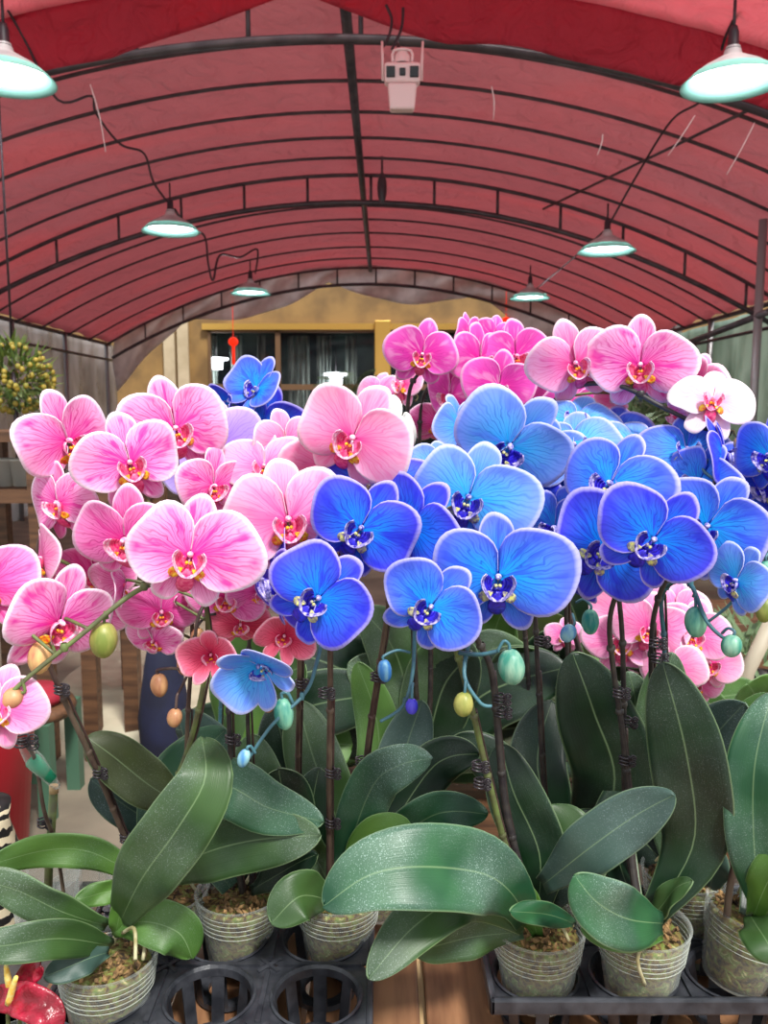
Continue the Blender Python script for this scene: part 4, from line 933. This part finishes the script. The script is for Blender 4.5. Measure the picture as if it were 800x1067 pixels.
plant(560, 800, 1.6, 'magenta orchid with its spray between the cluster and the pale blooms', rear_leaves(560, 795, 1.6, rd, 8),
  spikes=[([(556,795,1.56),(548,680,1.48),(540,560,1.40),(540,460,1.34),(560,400,1.28)], SD, .0045, .0024)],
  flowers=[(537,371,1.26,82,28,0,-4,'magenta'),(563,392,1.33,78,38,5,0,'magenta'),(600,427,1.16,74,5,8,4,'magenta'),(545,425,1.30,78,-20,18,0,'magenta'),(580,410,1.36,66,20,0,10,'magenta'),(628,432,1.28,50,40,0,0,'blush'),(515,352,1.36,52,20,-10,10,'magenta'),(478,385,1.34,60,-10,0,-10,'magenta'),(612,405,1.30,56,30,0,0,'magenta'),(575,430,1.30,64,0,10,-10,'deep'),
           (505,432,1.33,70,0,14,0,'magenta')], z=RZ)
plant(655, 800, 1.45, 'light pink orchid arching right, pale bloom nearest the green sheet', rear_leaves(655, 795, 1.45, rd, 5, .62),
  spikes=[([(640,795,1.42),(610,700,1.34),(582,600,1.22),(566,500,1.12),(572,430,1.06),(600,403,1.02),(645,402,.98),(690,424,.95),(735,446,.93),(762,452,.92)], SD, .0045, .0022)],
  flowers=[(599,378,1.0,96,14,4,-20,'blush'),(667,380,.97,106,0,2,-2,'pink'),(742,418,.92,86,8,-34,10,'white'),(728,396,1.0,60,0,-10,8,'blush'),(724,404,.99,66,-10,-10,10,'blush',{'closed':.4}),(704,432,.98,62,-72,30,0,'pink'),(643,414,1.04,48,-60,40,0,'blush',{'closed':.3})],
  buds=[(776,462,.91,26,22,'bud_peach',-50,(758,455,.92),SG)], z=RZ)
plant(225, 780, 1.5, 'small blue orchid behind the pink ones, with lilac blooms', rear_leaves(250, 790, 1.5, rd, 4, .9, .5),
  spikes=[([(228,780,1.5),(232,680,1.42),(238,560,1.36),(236,470,1.32),(252,432,1.30),(270,420,1.28)], 'stem_blue', .0036, .002)],
  flowers=[(268,406,1.27,74,-34,-30,24,'bright',{'closed':.3}),(274,446,1.32,100,10,20,10,'blue'),(226,466,.99,108,20,0,0,'lilac'),(206,490,1.24,90,-10,14,0,'lilac'),(240,422,1.28,40,-50,0,60,'blue',{'closed':.6})], z=RZ)
plant(330, 800, 1.7, 'leafy orchid without blooms behind the left tray', rear_leaves(345, 795, 1.7, rd, 9, .68), z=RZ)
plant(700, 790, 1.9, 'light pink orchid low behind the blue ones, blooms hanging near the bench', rear_leaves(700, 795, 1.9, rd, 5, .4),
  spikes=[([(700,790,1.9),(690,720,1.8),(680,660,1.6),(700,640,1.48),(730,650,1.46)], SD, .004, .002)],
  flowers=[(648,668,1.39,82,0,0,0,'blush'),(676,655,1.36,82,10,10,10,'blush'),(700,694,1.34,68,-10,0,0,'palepink'),(722,662,1.36,82,10,0,10,'blush'),(738,690,1.39,74,20,10,0,'palepink'),
           (668,702,1.42,78,-10,10,0,'palepink'),(704,640,1.44,78,0,-10,0,'blush'),(724,712,1.42,56,0,20,0,'blush'),(650,640,1.49,74,0,0,0,'palepink'),(690,672,1.46,74,0,0,0,'blush'),(588,662,1.44,40,0,0,0,'blush')], z=RZ)
plant(500, 800, 1.9, 'leafy orchid without blooms behind the magenta cluster', rear_leaves(500, 795, 1.9, rd, 9), z=RZ)
plant(620, 800, 2.0, 'leafy orchid without blooms, furthest back on the second bench', rear_leaves(620, 790, 2.0, rd, 9), z=RZ)
plant(790, 800, 1.6, 'leafy orchid at the far right of the second bench', rear_leaves(800, 800, 1.6, rd, 4, .6), z=RZ)
# green flower stake with a clear tube, left
t = thing('flower_stake', at(50, 960, .97), 'thick green stake with a cut top beside the slanting brown spike', 'stake'); o_ = t.location
b = MB(); b.tube([at(48, 990, .98), at(51, 900, .97), at(56, 822, .95)], .0052, 10); b.obj('pole', 'stem_green', t, o_)
b = MB(); b.tube([at(56, 826, .95), at(56, 818, .95)], .0056, 10); b.obj('cap', 'wood_pale', t, o_)
b = MB(); b.tube([at(67, 935, .96), at(58, 880, .95), at(46, 845, .93), at(36, 790, .92), at(20, 770, .90)], .0024, 8, sub=5); b.obj('spike', 'stem_brown', t, o_)
clip(t, 44, 857, .95); clip(t, 22, 772, .90, .008)
mat('green_tape', (30,150,110), .35, alpha=.85)
b = MB(); b.tube([at(33, 792, .92), at(42, 800, .925), at(55, 812, .93)], [.009, .0085, .006], 10); b.obj('tape', 'green_tape', t, o_)
b = MB(); b.tube([at(24, 775, .91), at(38, 795, .92), at(60, 820, .94)], [.006, .0105, .004], 12, sub=4); b.obj('tube', 'clear_plastic', t, o_)

# ------------------------------------------------------------------ left corner things
mat('spathe', (105,6,24), .3, noise_scale=60, col2=(165,26,54), bump=.5); mat('spadix', (238,190,70), .5, noise_scale=200, col2=(228,220,140))
ac = at(18, 1062, .78); t = thing('anthurium', V3(ac.x, .78, BZ), 'red anthurium with yellow spikes at the bottom left corner', 'anthurium'); o_ = t.location
def spathe(pts, wpx, m='spathe', name='spathe'):
    ob = leaf(t, pts, wpx, m, 0, .25, base=.75, tip=.5); ob.name = name; return ob
spathe([(2,1040,.76),(25,1042,.745),(50,1056,.735),(56,1080,.73)], 34)
spathe([(22,1030,.77),(32,1014,.765),(44,1008,.76)], 24)
spathe([(-12,1040,.78),(0,1036,.77),(10,1028,.77)], 18)
for a_ in ([(9,1045,.75),(13,1030,.745),(17,1018,.74)], [(10,1028,.765),(8,1018,.76),(6,1006,.76)]):
    b = MB(); b.tube([at(*q) for q in a_], [.0038, .0034, .002], 8, sub=3); b.obj('spadix', 'spadix', t, o_)
for a_ in ([(8,1042,.75),(9,1075,.76),(14,1120,.78)], [(26,1032,.77),(20,1070,.775),(18,1120,.78)]):
    b = MB(); b.tube([at(*q) for q in a_], .0022, 6, sub=3); b.obj('stem', 'stem_green', t, o_)
b = MB(); b.lathe([(.002, 0), (.036, 0), (.046, .075), (.044, .075), (.035, .003)], o_, 28); b.obj('pot', 'clear_plastic', t, o_)
b = MB(); b.lathe([(.002, .004), (.034, .004), (.041, .065), (.001, .07)], o_, 24); b.obj('potting_moss', 'moss', t, o_)
# stack of clear pots behind the leftmost plant, on a crate
crate = thing('crate', (-.62, 1.2, 0), 'grey plastic crate at left carrying the striped planter and clear pots', 'crate')
mat('crate_grey', (96,92,90), .6)
b = MB(); b.box((-.95, 1.06, 0), (-.47, 1.40, .03)); b.box((-.95, 1.06, .56), (-.47, 1.40, .60))
for x in (-.94, -.86, -.78, -.70, -.62, -.55, -.49): b.box((x, 1.06, 0), (x+.03, 1.085, .6)); b.box((x, 1.375, 0), (x+.03, 1.40, .6))
b.obj('body', 'crate_grey', crate, V3(-.62, 1.2, 0), smooth=False)
mat('zebra_cream', (214,204,178), .5)
def zebra():
    m = bpy.data.materials.new('zebra'); m.use_nodes = True; n = m.node_tree.nodes; l = m.node_tree.links
    t = n.new('ShaderNodeTexCoord'); wv = n.new('ShaderNodeTexWave'); wv.bands_direction = 'Z'; wv.inputs['Scale'].default_value = 14; wv.inputs['Distortion'].default_value = 5; wv.inputs['Detail Scale'].default_value = 2
    l.new(t.outputs['Object'], wv.inputs[0]); r = n.new('ShaderNodeValToRGB'); r.color_ramp.interpolation = 'CONSTANT'
    r.color_ramp.elements[0].color = s2l((24,22,24)); r.color_ramp.elements[1].position = .5; r.color_ramp.elements[1].color = s2l((214,200,170))
    l.new(wv.outputs[0], r.inputs[0]); l.new(r.outputs[0], n['Principled BSDF'].inputs['Base Color']); MATS['zebra'] = m
zebra()
zp = at(-14, 900, 1.2); b = MB(); b.lathe([(.002, .6), (.04, .6), (.05, .64), (.034, .70), (.052, .76), (.036, .82), (.04, .85), (.001, .86)], (zp.x, 1.2, 0), 32)
tag(b.obj('striped_planter', 'zebra'), 'black and cream zebra striped ribbed column at the left edge', 'planter')
for i, (x, y, Y, lb) in enumerate(((48, 935, 1.10, 'empty clear plastic pot behind the green stake'), (84, 940, 1.16, 'empty clear plastic pot left of the second orchid pot'))):
    p = at(x, y, Y); b = MB(); b.lathe([(.002, -.07), (.036, -.07), (.046, .03), (.048, .03), (.038, -.072)], p, 32)
    for k in range(10):
        a = 2*PI*k/10; b.tube([p+V3(math.cos(a)*.037, math.sin(a)*.037, -.068), p+V3(math.cos(a)*.0465, math.sin(a)*.0465, .028)], .001, 4)
    tag(b.obj('empty_pot', 'clear_plastic'), lb, 'pot', 'empty clear pots')
# red bin, green stool
mat('red_plastic', (176,16,40), .35); mat('teal_paint', (70,104,84), .5); mat('seat_red', (150,30,50), .5)
p = floor_at(-8, 890); t = thing('red_bin', p, 'tall red plastic bin at the left edge, under the stool top', 'bin')
b = MB(); b.lathe([(.001, 0), (.11, 0), (.155, .50), (.165, .52), (.16, .53), (.15, .50), (.105, .01)], p, 36); b.obj('body', 'red_plastic', t, p)
b = MB(); b.lathe([(.158, .44), (.164, .445), (.158, .45)], p, 36); b.obj('band', 'red_plastic', t, p)
p = floor_at(48, 838); t = thing('stool', p, 'green legged stool with dark red round seat behind the red bin', 'stool')
b = MB(); b.lathe([(.001, .35), (.19, .35), (.2, .37), (.19, .39), (.001, .395)], p+V3(-.08, 0, 0), 32); b.obj('seat', 'wood_shelf', t, p)
b = MB(); b.lathe([(.001, .395), (.1, .395), (.12, .42), (.09, .45), (.001, .455)], p+V3(-.03, 0, 0), 24); b.obj('cushion', 'seat_red', t, p)
for x, y in ((-.2, -.12), (.06, -.12), (-.2, .14), (.06, .14)):
    b = MB(); b.box((p.x+x-.025, p.y+y-.025, 0), (p.x+x+.025, p.y+y+.025, .36)); b.obj('leg', 'teal_paint', t, p, smooth=False)
b = MB(); b.box((p.x-.2, p.y-.13, .14), (p.x+.06, p.y-.11, .18)); b.obj('stretcher', 'teal_paint', t, p, smooth=False)
# wooden plant rack
yr = 3.3; t = thing('plant_rack', (at(40, 600, yr).x, yr, 0), 'brown wooden plant rack at left behind the pink orchids', 'rack'); o_ = t.location
xa, xb_ = at(-60, 500, yr).x, at(130, 500, yr).x
zz = [at(0, 455, yr).z, at(0, 517, yr).z, at(0, 645, yr).z]
for x, zt_ in ((xa, zz[0]), (at(13, 0, yr).x, zz[0]), (at(64, 0, yr).x, zz[1]), (xb_, zz[1])):
    for dy in (0, .5):
        b = MB(); b.box((x-.03, yr+dy-.03, 0), (x+.03, yr+dy+.03, zt_)); b.obj('post', 'wood_shelf', t, o_, smooth=False)
b = MB(); b.box((xa, yr-.04, zz[0]-.02), (at(16, 0, yr).x, yr+.54, zz[0]+.02)); b.obj('shelf', 'wood_shelf', t, o_, smooth=False)
for z in zz[1:]:
    b = MB()
    b.box((xa, yr-.04, z-.025), (xb_, yr, z+.025))
    for k in range(5): b.box((xa, yr+.02+k*.11, z), (xb_, yr+.10+k*.11, z+.02))
    b.obj('shelf', 'wood_shelf', t, o_, smooth=False)
mat('white_pot', (206,206,198), .5); mat('dark_pot', (46,42,42), .6)
for i, (x, z, m, lb) in enumerate(((6, 1, 'white_pot', 'white pot on the upper rack board, at the left edge'), (24, 1, 'white_pot', 'white pot on the upper rack board, beside the rack post'), (42, 1, 'white_pot', 'smaller white pot on the upper rack board, right one'),
      (30, 2, 'dark_pot', 'dark pot on the lower rack board, left one'), (90, 2, 'dark_pot', 'dark pot on the lower rack board, right one'))):
    q = at(x, 500, yr+.25); z_ = zz[z]+.02; b = MB(); s_ = .8 if i == 2 else 1
    b.lathe([(.001, 0), (.04*s_, 0), (.055*s_, .11*s_), (.058*s_, .11*s_), (.058*s_, .12*s_), (.05*s_, .12*s_), (.045*s_, .09*s_), (.001, .09*s_)], (q.x, q.y, z_), 24)
    tag(b.obj('flower_pot', m), lb, 'pot')
mat('navy', (12,16,40), .8, noise_scale=8, col2=(20,26,58), bump=.4)
b = MB(); p = floor_at(174, 822); b.lathe([(.02, 0), (.09, .10), (.10, .3), (.07, .5), (.035, .68), (.001, .72)], p, 14)
tag(b.obj('folded_parasol', 'navy'), 'navy folded cloth parasol standing behind the green leaves', 'parasol')
# round concrete plinth
b = MB(); p = floor_at(240, 748); b.lathe([(.001, .14), (.84, .14), (.88, .12), (.90, .05), (.90, 0)], (p.x, p.y+.3, 0), 64); tag(b.obj('plinth', 'concrete_pale'), 'low round pale concrete plinth on the floor behind the orchids', 'plinth')
# kumquat tree hanging left
mat('citrus', (160,134,44), .6, noise_scale=40, col2=(112,112,40)); mat('citrus_leaf', (56,84,30), .5, noise_scale=20, col2=(90,104,40))
p = at(14, 388, 4.2); t = thing('hanging_kumquat', p, 'bushy plant full of small yellow fruit hanging at the left edge', 'plant'); rd = random.Random(9)
b = MB()
for k in range(420):
    d = V3(rd.gauss(0, 1), rd.gauss(0, 1), rd.gauss(0, 1)).normalized(); q = p+V3(d.x*.17, d.y*.17, d.z*.15-.03*abs(d.x))*rd.uniform(.6, 1.15); L = rd.uniform(.04, .08); e = (d+V3(rd.uniform(-.6, .6), rd.uniform(-.6, .6), rd.uniform(-.2, .8))).normalized(); s_ = e.orthogonal().normalized()*.008
    b.add([q-e*L*.3, q+s_, q+e*L, q-s_], [(0, 1, 2, 3)])
b.obj('foliage', 'citrus_leaf', t, p)['kind'] = 'stuff'
b = MB()
for k in range(170):
    d = V3(rd.gauss(0, 1), rd.gauss(0, 1), rd.gauss(-.3, .8)).normalized(); q = p+V3(d.x*.19, d.y*.19, d.z*.17-.03); b.ell(q, (.014, .014, .016), nu=8, nv=6)
b.obj('fruit', 'citrus', t, p)['kind'] = 'stuff'
b = MB(); b.tube([p+V3(0, 0, .1), V3(p.x, p.y, arch(p.x)-.05)], .006, 5); b.tube([p, p-V3(.0, 0, .5)], .012, 6); b.obj('cord', 'cord', t, p)
# ------------------------------------------------------------------ right background
def bush(p, r, n, label, seed, name='shrub', m='leaf_mid'):
    rd = random.Random(seed); p = Vector(p); t = thing(name, (p.x, p.y, 0), label, 'shrub'); b = MB()
    for k in range(n):
        d = V3(rd.gauss(0, 1), rd.gauss(0, 1), rd.gauss(0, 1)).normalized(); q = p+V3(d.x*r[0], d.y*r[1], d.z*r[2])*rd.uniform(.5, 1.05); L = rd.uniform(.06, .14); e = (d+V3(rd.uniform(-.8, .8), rd.uniform(-.8, .8), rd.uniform(-.5, .8))).normalized(); s_ = e.orthogonal().normalized()*.022
        b.add([q-e*L*.3, q+s_, q+e*L, q-s_], [(0, 1, 2, 3)])
    b.obj('foliage', m, t, V3(p.x, p.y, 0))['kind'] = 'stuff'
    b = MB(); b.lathe([(.001, 0), (.16, 0), (.22, .3), (.2, .3), (.001, .26)], (p.x, p.y, 0), 24); b.tube([(p.x, p.y, .26), (p.x+.03, p.y, p.z)], .03, 7); b.obj('pot', 'dark_pot', t, V3(p.x, p.y, 0))
bush(at(672, 448, 7.5), (.45, .4, .32), 900, 'low green bush behind the pale pink arch, before the white wall', 1)
bush(at(640, 470, 6.5), (.4, .4, .35), 700, 'green bush behind the blue orchids', 2)
bush(at(790, 700, 3.4), (.25, .3, .25), 300, 'dim green shrub low at the right edge', 4, m='leaf_dark')
mat('pale_wall', (170,168,162), .7, noise_scale=3, col2=(140,136,130))
b = MB(); a_ = at(648, 0, 13).x; c_ = at(715, 0, 13).x; b.box((a_, 13, 0), (c_, 13.2, at(0, 405, 13).z)); struct(b.obj('wall_low', 'pale_wall', smooth=False))
mat('poly_box', (90,110,150), .6)
b = MB(); p = at(672, 415, 12.6); b.box((p.x-.35, 12.5, p.z-.05), (p.x+.35, 12.9, p.z+.1)); tag(b.obj('blue_box', 'poly_box', smooth=False, bevel=.02), 'bluish grey box resting on the low pale wall at right', 'box')
mat('bamboo', (176,166,146), .55, noise_scale=20, col2=(150,140,120), stretch=(1, 1, .2))
for (q, r_, lb, nm, c_, m) in (([(808,640,2.3),(778,700,2.3),(700,1080,2.3)], .022, 'pale bamboo pole leaning at the right edge, jointed', 'bamboo_pole', 'pole', 'bamboo'), ([(748,700,2.5),(745,745,2.5),(738,1000,2.5)], .035, 'grey upright board end behind the leaning bamboo pole', 'grey_post', 'post', 'crate_grey')):
    b = MB(); b.tube([at(*k) for k in q], r_, 12)
    if m == 'bamboo':
        for f_ in (.25, .55): pp = at(*q[0]).lerp(at(*q[2]), f_); b.ell(pp, (r_*1.15, r_*1.15, .012))
    tag(b.obj(nm, m), lb, c_)
b = MB(); p = floor_at(700, 700); b.box((p.x-.7, p.y, 0), (p.x+1.3, p.y+.6, .28)); tag(b.obj('wooden_platform', 'wood_shelf', smooth=False, bevel=.01), 'low brown wooden platform behind the hanging pink blooms at right', 'platform')
for x, lb in ((786, 'grey steel pole standing before the green sheet at the right edge'),):
    p = at(x, 400, 6.8); b = MB(); b.tube([(p.x, p.y, 0), (p.x, p.y, arch(p.x)-.3)], .034, 10); tag(b.obj('steel_pole', 'pipe_light'), lb, 'pole')
b = MB(); p, q = at(690, 368, 9.5), at(800, 325, 6.6); b.tube([p, q], .03, 8); tag(b.obj('cross_pipe', 'pipe'), 'dark sloping pipe crossing the green sheet at right', 'pipe')
